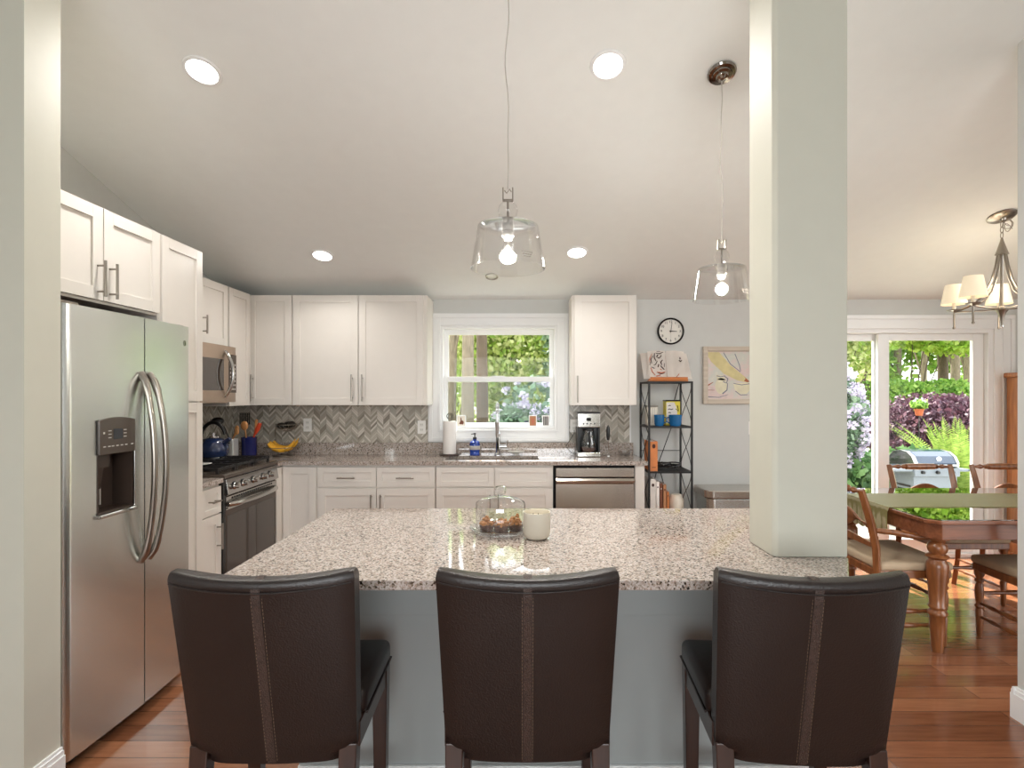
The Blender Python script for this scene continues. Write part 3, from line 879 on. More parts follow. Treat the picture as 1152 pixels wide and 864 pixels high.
for i in range(4):
    for j in range(7): mb.box(mx_ + 0.0075, mx_ + 0.0082, 4.0 + i * 0.02, 4.011 + i * 0.02, mz0 + 0.09 + j * 0.03, mz0 + 0.102 + j * 0.03)
mb.build('key_marks', 'mark', fm)
pts = [(mx_ + 0.004 + 0.062 * math.sin(PI * k / 16) ** 0.7, 3.93, mz0 + 0.04 + 0.33 * k / 16) for k in range(17)]
MB().tube(pts, 0.013, 10).build('handle', 'steel_bright', fm, smooth=True)
MB().box(-2.45, -2.22, my0 + 0.03, my1 - 0.03, mz0 - 0.006, mz0).build('vent_grille', 'bronze_steel', mw)

# ------------------------------------------------------------------ range
sv = thing('gas_stove', (-2.2, 3.81, 0), 'stainless gas stove with black cast iron grates', 'stove')
ry0, ry1 = 3.431, 4.181
MB().box(XL + 0.03, -1.945, ry0, ry1, 0.03, 0.90).build('body', 'black_paint', sv, bevel=0.002)
MB().box(-2.5, -2.0, ry0 + 0.03, ry1 - 0.03, 0.0, 0.03).build('plinth', 'black_paint', sv)
mb = MB(); mb.poly_prism([(XL + 0.03, 0.90), (-1.90, 0.90), (-1.885, 0.905), (-1.885, 0.925), (-1.90, 0.933), (XL + 0.03, 0.933)], 1, ry0, ry1)
MBt = mb.build('cooktop', 'dark_panel', sv, bevel=0.003)
mb = MB(); mb.poly_prism([(-1.945, 0.79), (-1.893, 0.79), (-1.880, 0.80), (-1.895, 0.897), (-1.945, 0.899)], 1, ry0 + 0.034, ry1 - 0.002)
cp = mb.build('control_panel', 'steel_bright', sv, bevel=0.002)
for yy in (3.55, 3.66, 3.80, 3.94, 4.05):
    k = MB().lathe([(0.024, 0), (0.024, 0.008), (0.019, 0.012), (0.016, 0.036), (0, 0.038)], (-1.888, yy, 0.845), 20, axis=0)
    k = k.build('knob', 'steel_bright' , cp, smooth=True)
    MB().lathe([(0.028, 0), (0.028, 0.004), (0.0, 0.004)], (-1.8885, yy, 0.845), 20, axis=0).build('knob_ring', 'black_plastic', k)
MB().box(-1.945, -1.897, ry0, ry0 + 0.032, 0.03, 0.9).build('side_strip', 'black_paint', sv, bevel=0.002)
mb = MB().rbox(-1.945, -1.90, ry0 + 0.034, ry1 - 0.004, 0.18, 0.785, 0.006)
od = mb.build('oven_door', 'dark_panel', sv)
MB().box(-1.90, -1.8975, ry0 + 0.05, ry1 - 0.04, 0.215, 0.66).build('oven_window', 'oven_glass', od)
mb = MB().box(-1.90, -1.896, ry0 + 0.036, ry1 - 0.006, 0.70, 0.782)
mb.build('door_trim', 'steel_bright', od)
mb = MB()
for k in range(20): mb.box(-1.896, -1.895, ry0 + 0.10 + k * 0.029, ry0 + 0.12 + k * 0.029, 0.763, 0.775)
for k in range(3): mb.box(-1.896, -1.895, ry0 + 0.04, ry0 + 0.056, 0.706 + k * 0.018, 0.716 + k * 0.018)
mb.build('vent_slots', 'gap', od)
pts = [(-1.895 + 0.052 * math.sin(PI * k / 14) ** 0.45, ry0 + 0.06 + (ry1 - ry0 - 0.09) * k / 14, 0.733) for k in range(15)]
b = MB().tube(pts, 0.0165, 12).build('handle', 'steel_bright', od, smooth=True)
MB().rbox(-1.945, -1.902, ry0 + 0.034, ry1 - 0.004, 0.04, 0.172, 0.005).build('storage_drawer', 'steel_h', sv)
for (bx, by) in ((-2.35, 3.62), (-2.35, 3.99), (-2.07, 3.62), (-2.07, 3.99), (-2.21, 3.805)):
    bn = MB().lathe([(0.05, 0.9335), (0.05, 0.944), (0.035, 0.95), (0.035, 0.957), (0, 0.958)], (bx, by, 0)).build('burner', 'iron', sv, smooth=True)
for (ya, yb) in ((ry0 + 0.02, 3.675), (3.68, 3.93), (3.935, ry1 - 0.02)):
    mb = MB(); xa, xb = -2.50, -1.94
    for q in range(4):
        y = ya + 0.012 + (yb - ya - 0.024) * q / 3; mb.rbox(xa, xb, y - 0.007, y + 0.007, 0.958, 0.974, 0.003, 2)
    for q in range(5):
        x = xa + 0.008 + (xb - xa - 0.016) * q / 4; mb.rbox(x - 0.007, x + 0.007, ya, yb, 0.952, 0.970, 0.003, 2)
    for x in (xa + 0.01, xb - 0.01):
        for y in (ya + 0.012, yb - 0.012): mb.box(x - 0.008, x + 0.008, y - 0.008, y + 0.008, 0.9335, 0.955)
    mb.build('grate', 'iron', sv)

# ------------------------------------------------------------------ island
mb = MB().poly_prism([(-0.877, 1.535), (0.925, 1.535), (1.048, 1.745), (1.068, 2.51), (-0.877, 2.51)], 2, CT0 + 0.001, CT1)
isl = thing('kitchen_island', (0.08, 2.15, 0), 'grey-green kitchen island with a polished speckled granite top', 'island')
mb.build('top', 'granite', isl, bevel=0.003)
mb = MB().box(-0.80, 1.05, 1.94, 2.46, 0.0, CT0)
mb.build('body', 'island_panel', isl)
MB().box(-0.80, 1.05, 1.925, 1.94, 0.0, 0.12).build('base_trim', 'trim', isl, bevel=0.003)
MB().box(-0.70, 0.95, 1.915, 1.94, 0.66, CT0).build('top_rail', 'island_panel', isl, bevel=0.002)
mb = MB()
for a, b in ((-0.80, -0.18), (-0.18, 0.44), (0.44, 1.05)):
    mb.box(a + 0.01, b - 0.01, 2.46, 2.478, 0.12, 0.86)
mb.build('rear_doors', 'cabinet', isl, bevel=0.002)
# ------------------------------------------------------------------ bar stools
def make_stool():
    r = thing('bar_stool', (0, 0, 0), 'x', 'bar stool', 'leather bar stools at the island')
    # origin: floor centre; faces +Y; rear of the back at y=-0.21 (top)
    bm = bmesh.new()
    def section(v):
        """closed loop for height fraction v: returns list of (x,y,z)"""
        pass
    NU = 22
    ztop, zbot = 1.012, 0.50
    rows = []
    zs = [zbot + (0.535 - zbot) * k / 2 for k in range(2)] + [0.5355 + (ztop - 0.03 - 0.5355) * k / 12 for k in range(13)]
    def ring(z, hw, th, shrink=0.0):
        f = (z - zbot) / (ztop - zbot)
        yc = -0.085 - 0.085 * f                # lean back toward the top
        pts = []
        dip = 0.0
        for side in (0, 1):
            for k in range(NU + 1):
                u = -1 + 2 * k / NU
                if side: u = -u
                bul = -0.026 * (0.35 + 0.65 * f) * (1 - u * u)
                t = th * (1 - 0.30 * abs(u) ** 10) - shrink
                y = yc + bul + (t / 2 if side else -t / 2)
                x = u * (hw - shrink * 0.3)
                zz = z - (0.016 * (1 - u * u) if f > 0.9 else 0.0) * min(1, (f - 0.9) / 0.08 if f > 0.9 else 0)
                pts.append((x, y, zz))
        return pts
    spec = []
    for z in zs:
        f = (z - zbot) / (ztop - zbot)
        hw = 0.163 if z < 0.535 else 0.209 + 0.016 * f
        spec.append((z, hw, 0.062, 0.0))
    spec.insert(2, (0.5352, 0.209, 0.062, 0.0))
    for k in range(1, 6):
        a = PI / 2 * k / 5
        spec.append((ztop - 0.03 + 0.03 * math.sin(a), 0.225, 0.062, 0.028 * (1 - math.cos(a))))
    vr = [[bm.verts.new(p) for p in ring(*s)] for s in spec]
    n = len(vr[0])
    for a, b in zip(vr[:-1], vr[1:]):
        for k in range(n):
            bm.faces.new((a[k], a[(k + 1) % n], b[(k + 1) % n], b[k]))
    for rr, flip in ((vr[0], True), (vr[-1], False)):
        for k in range(NU):
            q = (rr[k], rr[k + 1], rr[n - 2 - k], rr[n - 1 - k])
            bm.faces.new(q if not flip else q[::-1])
    mb = MB(); mb.bm.free(); mb.bm = bm
    back = mb.build('backrest', 'leather', r, smooth=50)
    # seam strip down the middle of the back (a raised worn band with two stitch rows)
    def backy(z, u=0.0):
        f = (z - zbot) / (ztop - zbot); return -0.085 - 0.085 * f - 0.026 * (0.35 + 0.65 * f) * (1 - u * u) - 0.031
    mb = MB()
    zz = [0.505 + (0.978 - 0.505) * k / 14 for k in range(15)]
    L = [[mb.bm.verts.new((x, backy(z) - (0.0022 if abs(x) < 0.012 else -0.0005), z)) for x in (-0.0105, -0.0085, 0.0085, 0.0105)] for z in zz]
    L.append([mb.bm.verts.new((x, backy(0.98) + 0.004 - (0.002 if abs(x) < 0.012 else -0.0005), 0.9905)) for x in (-0.0105, -0.0085, 0.0085, 0.0105)])
    L.append([mb.bm.verts.new((x, backy(0.98) + 0.028, 0.9990)) for x in (-0.0105, -0.0085, 0.0085, 0.0105)])
    L.append([mb.bm.verts.new((x, backy(0.98) + 0.050, 0.9965)) for x in (-0.0105, -0.0085, 0.0085, 0.0105)])
    for a, b in zip(L[:-1], L[1:]):
        for k in range(3): mb.bm.faces.new((a[k], a[k + 1], b[k + 1], b[k]))
    mb.build('centre_seam', 'seam', back, smooth=60)
    mb = MB()
    for sx in (-0.0130, 0.0130):
        mb = MB()
        for k in range(46):
            z = 0.51 + 0.0098 * k
            mb.box(sx - 0.0007, sx + 0.0007, backy(z) - 0.0012, backy(z) + 0.002, z, z + 0.006)
        mb.build('stitching', 'thread', back)
    # piping along the top rear edge
    pts = []
    for k in range(25):
        u = -0.985 + 1.97 * k / 24
        pts.append((u * 0.222, -0.085 - 0.085 * 0.95 - 0.026 * (1 - u * u) - 0.0315 + 0.004 * abs(u) ** 6, 0.972 - 0.016 * (1 - u * u) + 0.012))
    MB().tube(pts, 0.0022, 6).build('piping', 'leather', back, smooth=True)
    # seat cushion
    mb = MB().rbox(-0.222, 0.222, -0.07, 0.245, 0.585, 0.655, 0.022, 4)
    for v in mb.bm.verts:
        if v.co.z > 0.62:
            v.co.z += 0.012 * (1 - (v.co.x / 0.222) ** 2) * (1 - ((v.co.y - 0.0875) / 0.16) ** 2)
    mb.build('seat', 'leather', r, smooth=60)
    MB().tube([(-0.221, -0.06, 0.592), (-0.221, 0.244, 0.592), (0.221, 0.244, 0.592), (0.221, -0.06, 0.592)], 0.004, 6).build('seat_piping', 'leather', r, smooth=True)
    mb = MB()
    mb.box(-0.215, -0.195, -0.10, 0.235, 0.525, 0.588); mb.box(0.195, 0.215, -0.10, 0.235, 0.525, 0.588)
    mb.box(-0.195, 0.195, 0.215, 0.235, 0.525, 0.588); mb.box(-0.195, 0.195, -0.062, -0.045, 0.525, 0.588)
    mb.build('seat_frame', 'espresso', r, bevel=0.002)
    for sx in (-1, 1):
        def leg(x, y0, y1, zt, w0=0.021, w1=0.016):
            mb = MB()
            vs = []
            for (z, y, hw) in ((0, y0, w1), (zt, y1, w0)):
                vs.append([mb.bm.verts.new((x + a * hw, y + b * hw, z)) for a, b in ((-1, -1), (1, -1), (1, 1), (-1, 1))])
            mb.bm.faces.new(vs[0][::-1]); mb.bm.faces.new(vs[1])
            for k in range(4): mb.bm.faces.new((vs[0][k], vs[0][(k + 1) % 4], vs[1][(k + 1) % 4], vs[1][k]))
            mb.build('leg', 'espresso', r, bevel=0.003)
        leg(sx * 0.188, -0.17, -0.098, 0.545, 0.023)
        leg(sx * 0.195, 0.215, 0.215, 0.588, 0.024)
    for z, y in ((0.20, 0.215),):
        MB().box(-0.19, 0.19, y - 0.010, y + 0.010, z, z + 0.035).build('footrest', 'espresso', r, bevel=0.002)
    for sx in (-1, 1):
        MB().box(sx * 0.195 - 0.009, sx * 0.195 + 0.009, -0.14, 0.20, 0.14, 0.17).build('stretcher', 'espresso', r, bevel=0.002)
    return r
st = make_stool()
# back of the backrest top is at local y ~ -0.24
spots = [(-0.640, 1.505, 1.5, 'dark leather bar stool at the left end of the island, nearest the refrigerator'),
         (0.012, 1.510, 0, 'dark leather bar stool in the middle, squared up before the cake dome'),
         (0.715, 1.497, -4, 'dark leather bar stool at the right end of the island, turned before the column')]
for i, (x, y, a, lab) in enumerate(spots):
    o = st if i == 0 else copy_tree(st)
    o.location = (x, y, 0); o.rotation_euler = (0, 0, math.radians(a)); o['label'] = lab

# ------------------------------------------------------------------ things on the island
cx, cy = -0.085, 2.075
cd = thing('cake_dome', (cx, cy, CT1), 'clear glass cake dome covering three nut-topped cakes, on the island', 'cake dome')
MB().lathe([(0.0, 0.9145), (0.085, 0.9145), (0.108, 0.922), (0.117, 0.934), (0.115, 0.937), (0.103, 0.928), (0.08, 0.922), (0.0, 0.922)], (cx, cy, 0), 48).build('plate', 'dome_glass', cd, smooth=True)
mb = MB()
mb.lathe([(0.0935, 0.930), (0.0955, 0.936), (0.0955, 1.018), (0.092, 1.030), (0.07, 1.041), (0.03, 1.050), (0.0, 1.052)], (cx, cy, 0), 48)
mb.build('dome', 'dome_glass', cd, smooth=60)
MB().lathe([(0.010, 1.052), (0.010, 1.058), (0.020, 1.062), (0.022, 1.075), (0.020, 1.088), (0.0, 1.090)], (cx, cy, 0), 8).build('knob', 'dome_glass', cd)
random.seed(3)
for i, (ox, oy, lab) in enumerate(((-0.052, 0.0, 'brown cake with golden nuts, left one under the dome'), (0.004, -0.012, 'brown cake with golden nuts, middle one under the dome'), (0.058, 0.006, 'brown cake with golden nuts, right one under the dome, tallest topping'))):
    x, y = cx + ox, cy + oy
    k = thing('nut_cake', (x, y, 0.9225), lab, 'cake', 'cakes under the glass dome')
    b = MB().lathe([(0, 0.9225), (0.024, 0.9225), (0.029, 0.938), (0.027, 0.942), (0, 0.943)], (x, y, 0), 14)
    b.build('base', 'cake_brown', k, smooth=True)
    b = MB()
    for j in range(46):
        a = random.random() * 2 * PI; q = 0.026 * math.sqrt(random.random())
        b.sphere((x + q * math.cos(a), y + q * math.sin(a), 0.943 + random.random() * (0.032 if i < 2 else 0.044) * (1.2 - q / 0.03)), 0.004 + random.random() * 0.005, 1, (1, 1, 0.8))
    b.build('nut_topping', 'cake_nut', k)
cx2, cy2 = 0.052, 1.985
cn = thing('candle', (cx2, cy2, CT1), 'cream ceramic jar candle right of the cake dome', 'candle')
MB().lathe([(0, 0.9145), (0.036, 0.9145), (0.045, 0.922), (0.0495, 0.938), (0.050, 1.012), (0.0475, 1.012), (0.047, 0.99), (0, 0.988)], (cx2, cy2, 0), 40).build('jar', 'cream_wax', cn, smooth=50)
MB().lathe([(0, 0.9885), (0.0465, 0.9885), (0.0465, 0.994), (0, 0.993)], (cx2, cy2, 0), 32).build('wax', 'wax', cn, smooth=True)
for dx in (-0.014, 0.004): MB().tube([(cx2 + dx, cy2, 0.993), (cx2 + dx + 0.001, cy2, 1.006)], 0.0016, 6).build('wick', 'thread', cn)

# ------------------------------------------------------------------ pendants
def pendant(x, y, label):
    r = thing('pendant_light', (x, y, cz(y)), label, 'pendant light', 'glass pendant lights over the island')
    zc = cz(y)
    mb = MB().lathe([(0.0, 0.0), (0.062, 0.0), (0.066, -0.008), (0.060, -0.016), (0.046, -0.018), (0.044, -0.026), (0.030, -0.028), (0.026, -0.036), (0.012, -0.040), (0.0, -0.050)], (0, 0, 0), 36)
    mb.xform(Matrix.Translation((x, y, zc)) @ Matrix.Rotation(-math.atan(0.3), 4, 'X'))
    mb.build('canopy', 'chrome_dark', r, smooth=True)
    z0 = 2.165
    pts = []
    n = 26
    for k in range(n + 1):
        t = k / n
        wob = math.sin(PI * t)
        pts.append((x + wob * (0.006 * math.sin(9 * t + x) + 0.004 * math.sin(21 * t)), y + wob * 0.004 * math.sin(13 * t), zc - 0.04 - (zc - 0.04 - z0) * t))
    MB().tube(pts, 0.0022, 6).build('cord', 'mark', r, smooth=True)
    mb = MB().box(x - 0.019, x - 0.015, y - 0.008, y + 0.008, 2.125, 2.168).box(x + 0.015, x + 0.019, y - 0.008, y + 0.008, 2.125, 2.168).box(x - 0.019, x + 0.019, y - 0.008, y + 0.008, 2.122, 2.127)
    mb.tube([(x - 0.012, y, 2.16), (x - 0.004, y, 2.15), (x + 0.006, y, 2.165), (x + 0.012, y, 2.155)], 0.002, 6)
    mb.build('bracket', 'nickel', r)
    MB().lathe([(0.011, 2.122), (0.020, 2.118), (0.032, 2.104), (0.035, 2.088), (0.031, 2.070), (0.016, 2.052), (0.014, 2.048)], (x, y, 0), 28).build('glass_ball', 'shade_glass', r, smooth=True)
    MB().tube([(x, y, 2.122), (x, y, 2.035)], 0.004, 8).build('stem', 'nickel', r, smooth=True)
    mb = MB(); mb.cap = False
    mb.lathe([(0.014, 2.036), (0.06, 2.036), (0.100, 2.036), (0.107, 2.032), (0.109, 2.022), (0.129, 1.888), (0.131, 1.884), (0.128, 1.884), (0.1255, 1.890), (0.1065, 2.020), (0.105, 2.030), (0.098, 2.033), (0.06, 2.033), (0.014, 2.033)], (x, y, 0), 56)
    sh = mb.build('glass_shade', 'shade_glass', r, smooth=60)
    mb = MB()
    for j, zz in enumerate((1.915, 1.907, 1.899)):
        for q in range(5 - j):
            a = -1.15 + q * 0.075 + j * 0.03; rr = 0.1295 - (zz - 1.888) * 0.18
            mb.box(x + rr * math.cos(a) - 0.003, x + rr * math.cos(a) + 0.003, y + rr * math.sin(a) - 0.0008, y + rr * math.sin(a) + 0.0002, zz, zz + 0.003)
    mb.build('etched_mark', 'nickel', sh)
    MB().lathe([(0.0, 2.044), (0.017, 2.044), (0.019, 2.035), (0.019, 2.018), (0.017, 2.016), (0.019, 2.012), (0.019, 1.998), (0.014, 1.985), (0, 1.984)], (x, y, 0), 24).build('socket', 'mark', r, smooth=True)
    b = MB().lathe([(0.012, 1.986), (0.014, 1.972), (0.024, 1.952), (0.030, 1.932), (0.027, 1.914), (0.016, 1.902), (0, 1.898)], (x, y, 0), 24).build('bulb', 'shade_glass', r, smooth=True)
    MB().lathe([(0, 1.968), (0.006, 1.962), (0.011, 1.945), (0.012, 1.932), (0.008, 1.918), (0, 1.914)], (x, y, 0), 16).build('filament', 'bulb', r, smooth=True)
    ld = bpy.data.lights.new('pendant glow', 'POINT'); ld.energy = 21; ld.color = (1, 0.95, 0.88); ld.shadow_soft_size = 0.03
    lo = bpy.data.objects.new('pendant_glow', ld); col().objects.link(lo); lo.parent = r; lo.location = (0, 0, 1.93 - zc)
    return r
pendant(-0.052, 1.912, 'clear glass pendant light hanging over the middle of the island, nearer and larger')
pendant(0.935, 2.547, 'clear glass pendant light hanging beside the column, smaller with its round canopy in view')

# ------------------------------------------------------------------ recessed lights
def downlight(x, y, label, rad=0.066, lit=True, power=10.8):
    r = thing('recessed_light', (x, y, cz(y)), label, 'ceiling light', 'recessed lights in the kitchen ceiling' if lit else None)
    r.rotation_euler = (0, 0, 0)
    R = Matrix.Translation((x, y, cz(y))) @ Matrix.Rotation(-math.atan(0.3), 4, 'X')
    MB().lathe([(rad, -0.001), (rad + 0.018, -0.001), (rad + 0.016, -0.007), (rad + 0.002, -0.010), (rad, -0.006)], (0, 0, 0), 40, closed=True).xform(R).build('trim_ring', 'trim' if lit else 'nickel', r, smooth=True)
    MB().lathe([(0, -0.001), (rad - 0.0005, -0.001), (rad - 0.0005, -0.004), (0, -0.005)], (0, 0, 0), 32).xform(R).build('lens', 'lens' if lit else 'white_china', r, smooth=True)
    if lit:
        ld = bpy.data.lights.new('downlight', 'AREA'); ld.shape = 'DISK'; ld.size = 0.12; ld.energy = power; ld.color = (1, 0.96, 0.91); ld.spread = math.radians(150)
        lo = bpy.data.objects.new('downlight_beam', ld); col().objects.link(lo); lo.parent = r
        lo.location = (0, -0.004, -0.014); lo.rotation_euler = (-math.atan(0.3), 0, 0)
    return r
downlight(-1.50, 2.54, 'lit recessed ceiling light above the refrigerator, front left of four')
downlight(0.395, 2.51, 'lit recessed ceiling light between the two pendants, front right of four')
downlight(-1.51, 4.09, 'lit recessed ceiling light above the corner wall cabinets, back left of four', power=5.5)
downlight(0.405, 4.05, 'lit recessed ceiling light right of the near pendant shade, back right of four', power=5.0)
downlight(-0.25, 4.40, 'small unlit recessed light in the ceiling over the sink', 0.035, False)

# ------------------------------------------------------------------ wall plates
def plate(x, y, z, face, label, kind='outlet'):
    r = thing('wall_outlet' if kind == 'outlet' else 'light_switch', (x, y, z), label, kind)
    MB().rbox(x - 0.036, x + 0.036, y - 0.006, y, z - 0.058, z + 0.058, 0.003, 2).build('cover_plate', 'plate_white', r)
    if kind == 'outlet':
        for dz in (-0.022, 0.022):
            s = MB().rbox(x - 0.016, x + 0.016, y - 0.008, y - 0.006, z + dz - 0.014, z + dz + 0.014, 0.0008, 1).build('socket', 'white_china', r)
            MB().box(x - 0.008, x - 0.006, y - 0.0085, y - 0.008, z + dz - 0.004, z + dz + 0.006).box(x + 0.006, x + 0.008, y - 0.0085, y - 0.008, z + dz - 0.004, z + dz + 0.006).build('slots', 'gap', s)
    else:
        MB().rbox(x - 0.016, x + 0.016, y - 0.010, y - 0.006, z - 0.032, z + 0.032, 0.001, 1).build('rocker', 'white_china', r)
YT = YB - 0.0085
plate(-1.90, YT, 1.172, '-Y', 'white outlet on the chevron tile near the fruit basket')
plate(-0.892, YT, 1.152, '-Y', 'white outlet on the chevron tile just left of the window')
plate(0.455, YT, 1.165, '-Y', 'white outlet on the tile behind the coffee maker, right of the window')
plate(2.035, YB - 0.0005, 1.145, '-Y', 'white switch plate on the wall beside the column, above the trash can', 'switch')

# ------------------------------------------------------------------ counter items, left corner
def kettle(x, y, z):
    r = thing('kettle', (x, y, z), 'navy blue enamel kettle with a black handle on the back burner', 'kettle')
    MB().lathe([(0.0, z), (0.078, z), (0.092, z + 0.006), (0.102, z + 0.03), (0.104, z + 0.06), (0.094, z + 0.10), (0.07, z + 0.13), (0.05, z + 0.14), (0.0, z + 0.142)], (x, y, 0), 36).build('body', 'navy', r, smooth=True)
    MB().lathe([(0.0, z + 0.143), (0.046, z + 0.143), (0.04, z + 0.155), (0.012, z + 0.162), (0.012, z + 0.17), (0.016, z + 0.178), (0.0, z + 0.184)], (x, y, 0), 24).build('lid', 'chrome', r, smooth=True)
    MB().tube([(x + 0.07, y - 0.01, z + 0.08), (x + 0.11, y - 0.015, z + 0.12), (x + 0.135, y - 0.018, z + 0.135)], [0.024, 0.017, 0.013], 14).build('spout', 'navy', r, smooth=True)
    pts = [(x - 0.085 + 0.0, y, z + 0.11)]
    for k in range(13):
        a = PI - PI * 0.93 * k / 12
        pts.append((x + 0.088 * math.cos(a), y, z + 0.14 + 0.115 * math.sin(a)))
    MB().tube(pts, [0.010] + [0.009 + 0.005 * math.sin(PI * k / 12) for k in range(13)], 10).build('handle', 'black_plastic', r, smooth=True)
    MB().lathe([(0.0, z - 0.003), (0.095, z - 0.003), (0.095, z + 0.004), (0.0, z + 0.006)], (x, y, 0), 32).build('base_ring', 'chrome', r, smooth=True)
kettle(-2.30, 4.03, 0.978)
MB_ = MB().lathe([(0, 0.975), (0.05, 0.975), (0.062, 0.982), (0.058, 0.984), (0, 0.980)], (-2.13, 3.60, 0), 24)
tag(MB_.build('spoon_rest', 'white_china', None, smooth=True), 'small white spoon rest on the front of the stove grates', 'spoon rest')
# steel canister with ladle
kx, ky = -2.36, 4.36
r = thing('utensil_canister', (kx, ky, CT1), 'square steel utensil canister between kettle and blue crock', 'canister')
MB().rbox(kx - 0.055, kx + 0.055, ky - 0.045, ky + 0.045, 0.9145, 1.085, 0.01).build('body', 'canister_steel', r)
MB().box(kx + 0.008, kx + 0.03, ky - 0.0475, ky - 0.045, 1.05, 1.058).build('latch', 'black_plastic', r)
tag(MB().tube([(kx - 0.0, ky, 1.086), (kx - 0.03, ky - 0.01, 1.17), (kx - 0.055, ky - 0.03, 1.215)], 0.006, 8).sphere((kx - 0.065, ky - 0.05, 1.23), 0.045, 2, (1.1, 1, 0.7)).build('ladle', 'black_plastic', None, smooth=True), 'black ladle standing in the steel canister', 'ladle')
for (a, b, c, lab) in ((0.02, 0.02, 0, 'wooden spoon leaning in the steel canister, nearest the blue crock'), (0.04, -0.02, 1, 'short wooden spoon leaning in front in the steel canister')):
    tag(MB().tube([(kx + a, ky + b, 1.086), (kx + a + 0.025, ky + b, 1.15 - 0.02 * c)], 0.005, 8).sphere((kx + a + 0.032, ky + b, 1.165 - 0.02 * c), 0.021, 2, (0.9, 0.4, 1.3)).build('wooden_spoon', 'utensil_wood', None, smooth=True), lab, 'spoon', 'wooden spoons in the steel canister')
# blue crock
kx, ky = -2.255, 4.47
tag(MB().lathe([(0, 0.9145), (0.056, 0.9145), (0.059, 0.92), (0.060, 1.083), (0.063, 1.09), (0.057, 1.09), (0.055, 0.94), (0, 0.935)], (kx, ky, 0), 32).build('utensil_crock', 'cobalt', None, smooth=50), 'cobalt blue utensil crock on the corner counter', 'crock')
tr = thing('spatula', (kx - 0.03, ky, 1.09), 'black slotted spatula standing in the blue crock', 'spatula')
MB().tube([(kx - 0.02, ky, 0.95), (kx - 0.035, ky - 0.005, 1.20)], 0.005, 8).build('handle', 'black_plastic', tr, smooth=True)
mb = MB()
x0, z0 = kx - 0.075, 1.195
for i in range(6): mb.box(x0 + i * 0.0155, x0 + i * 0.0155 + 0.007, ky - 0.008, ky - 0.004, z0, z0 + 0.095)
for j in range(7): mb.box(x0, x0 + 0.085, ky - 0.0085, ky - 0.0035, z0 + j * 0.0147, z0 + j * 0.0147 + 0.007)
mb.build('blade', 'black_plastic', tr)
tag(MB().tube([(kx, ky - 0.01, 0.95), (kx - 0.022, ky - 0.02, 1.15)], 0.006, 8).sphere((kx - 0.028, ky - 0.022, 1.185), 0.034, 2, (0.95, 0.35, 1.15)).build('wooden_spoon', 'utensil_wood', None, smooth=True), 'round wooden spoon in the blue crock below the slotted spatula', 'spoon')
tag(MB().tube([(kx + 0.01, ky, 0.95), (kx + 0.05, ky, 1.15), (kx + 0.062, ky, 1.235)], [0.005, 0.008, 0.012], 8).build('wooden_stirrer', 'utensil_wood', None, smooth=True), 'pale wooden paddle standing in the blue crock beside the red spatula', 'paddle')
tag(MB().tube([(kx + 0.02, ky - 0.02, 0.96), (kx + 0.055, ky - 0.02, 1.12)], 0.007, 8).tube([(kx + 0.055, ky - 0.02, 1.11), (kx + 0.08, ky - 0.02, 1.16), (kx + 0.10, ky - 0.02, 1.205)], [0.008, 0.020, 0.014], 10).build('silicone_spatula', 'red_plastic', None, smooth=True), 'red silicone spatula leaning to the right in the blue crock', 'spatula')
# fruit basket
bx, by = -2.04, 4.62
r = thing('fruit_basket', (bx, by, CT1), 'two-tier wire fruit basket in the counter corner', 'fruit basket')
def wire_bowl(x, y, zb, zt, rad, name):
    mb = MB()
    n = 12
    for fr_, zz in ((1.0, zt), (0.78, zb + (zt - zb) * 0.4), (0.45, zb + 0.002)):
        mb.tube([(x + rad * fr_ * math.cos(2 * PI * k / 24), y + rad * fr_ * math.sin(2 * PI * k / 24), zz) for k in range(25)], 0.0022 if fr_ < 1 else 0.003, 6)
    for k in range(n):
        a = 2 * PI * k / n
        mb.tube([(x + rad * q * math.cos(a), y + rad * q * math.sin(a), zb + (zt - zb) * (q ** 2.2)) for q in (0.1, 0.4, 0.7, 0.88, 1.0)], 0.0013, 5)
    return mb.build(name, 'nickel', r, smooth=True)
wire_bowl(bx, by, 0.925, 0.995, 0.135, 'lower_bowl')
wire_bowl(bx + 0.035, by, 1.13, 1.185, 0.085, 'upper_bowl')
MB().tube([(bx + 0.0, by + 0.13, 0.92), (bx - 0.10, by + 0.125, 1.0), (bx - 0.12, by + 0.11, 1.1), (bx - 0.08, by + 0.05, 1.19), (bx - 0.05, by, 1.185)], 0.004, 8).tube([(bx + 0.08 * math.cos(a), by + 0.08 * math.sin(a), 0.919) for a in [2 * PI * k / 20 for k in range(21)]], 0.004, 6).build('stand', 'nickel', r, smooth=True)
for i in range(4):
    pts = []; rr = []
    for k in range(9):
        t = k / 8; a = PI * (1.15 + 0.70 * t)
        pts.append((bx + 0.115 * math.cos(a), by - 0.055 + i * 0.033, 1.075 + 0.105 * math.sin(a) + 0.012 * (i % 2)))
        rr.append(0.005 + 0.013 * math.sin(PI * min(1, max(0, 0.06 + 0.88 * t))) ** 0.5)
    tag(MB().tube(pts, rr, 8).tube([pts[-1], (pts[-1][0] + 0.008, pts[-1][1], pts[-1][2] + 0.025)], 0.004, 6).build('banana', 'banana', None, smooth=True), 'ripe banana in the lower bowl of the wire basket, ' + ('nearest the front', 'second from the front', 'third from the front', 'at the back')[i], 'banana', 'bananas in the wire basket')
for i, (a, b, c) in enumerate(((-0.03, -0.02, 0.032), (0.012, 0.02, 0.034), (0.055, -0.015, 0.030))):
    tag(MB().sphere((bx + 0.035 + a - 0.012, by + b, 1.175 + 0.006 * i), c, 2, (1.2, 0.95, 0.9)).build('avocado', 'avocado', None, smooth=True), 'dark avocado in the upper wire bowl, ' + ('left one', 'middle one at the back', 'right one')[i], 'avocado', 'avocados in the upper bowl')

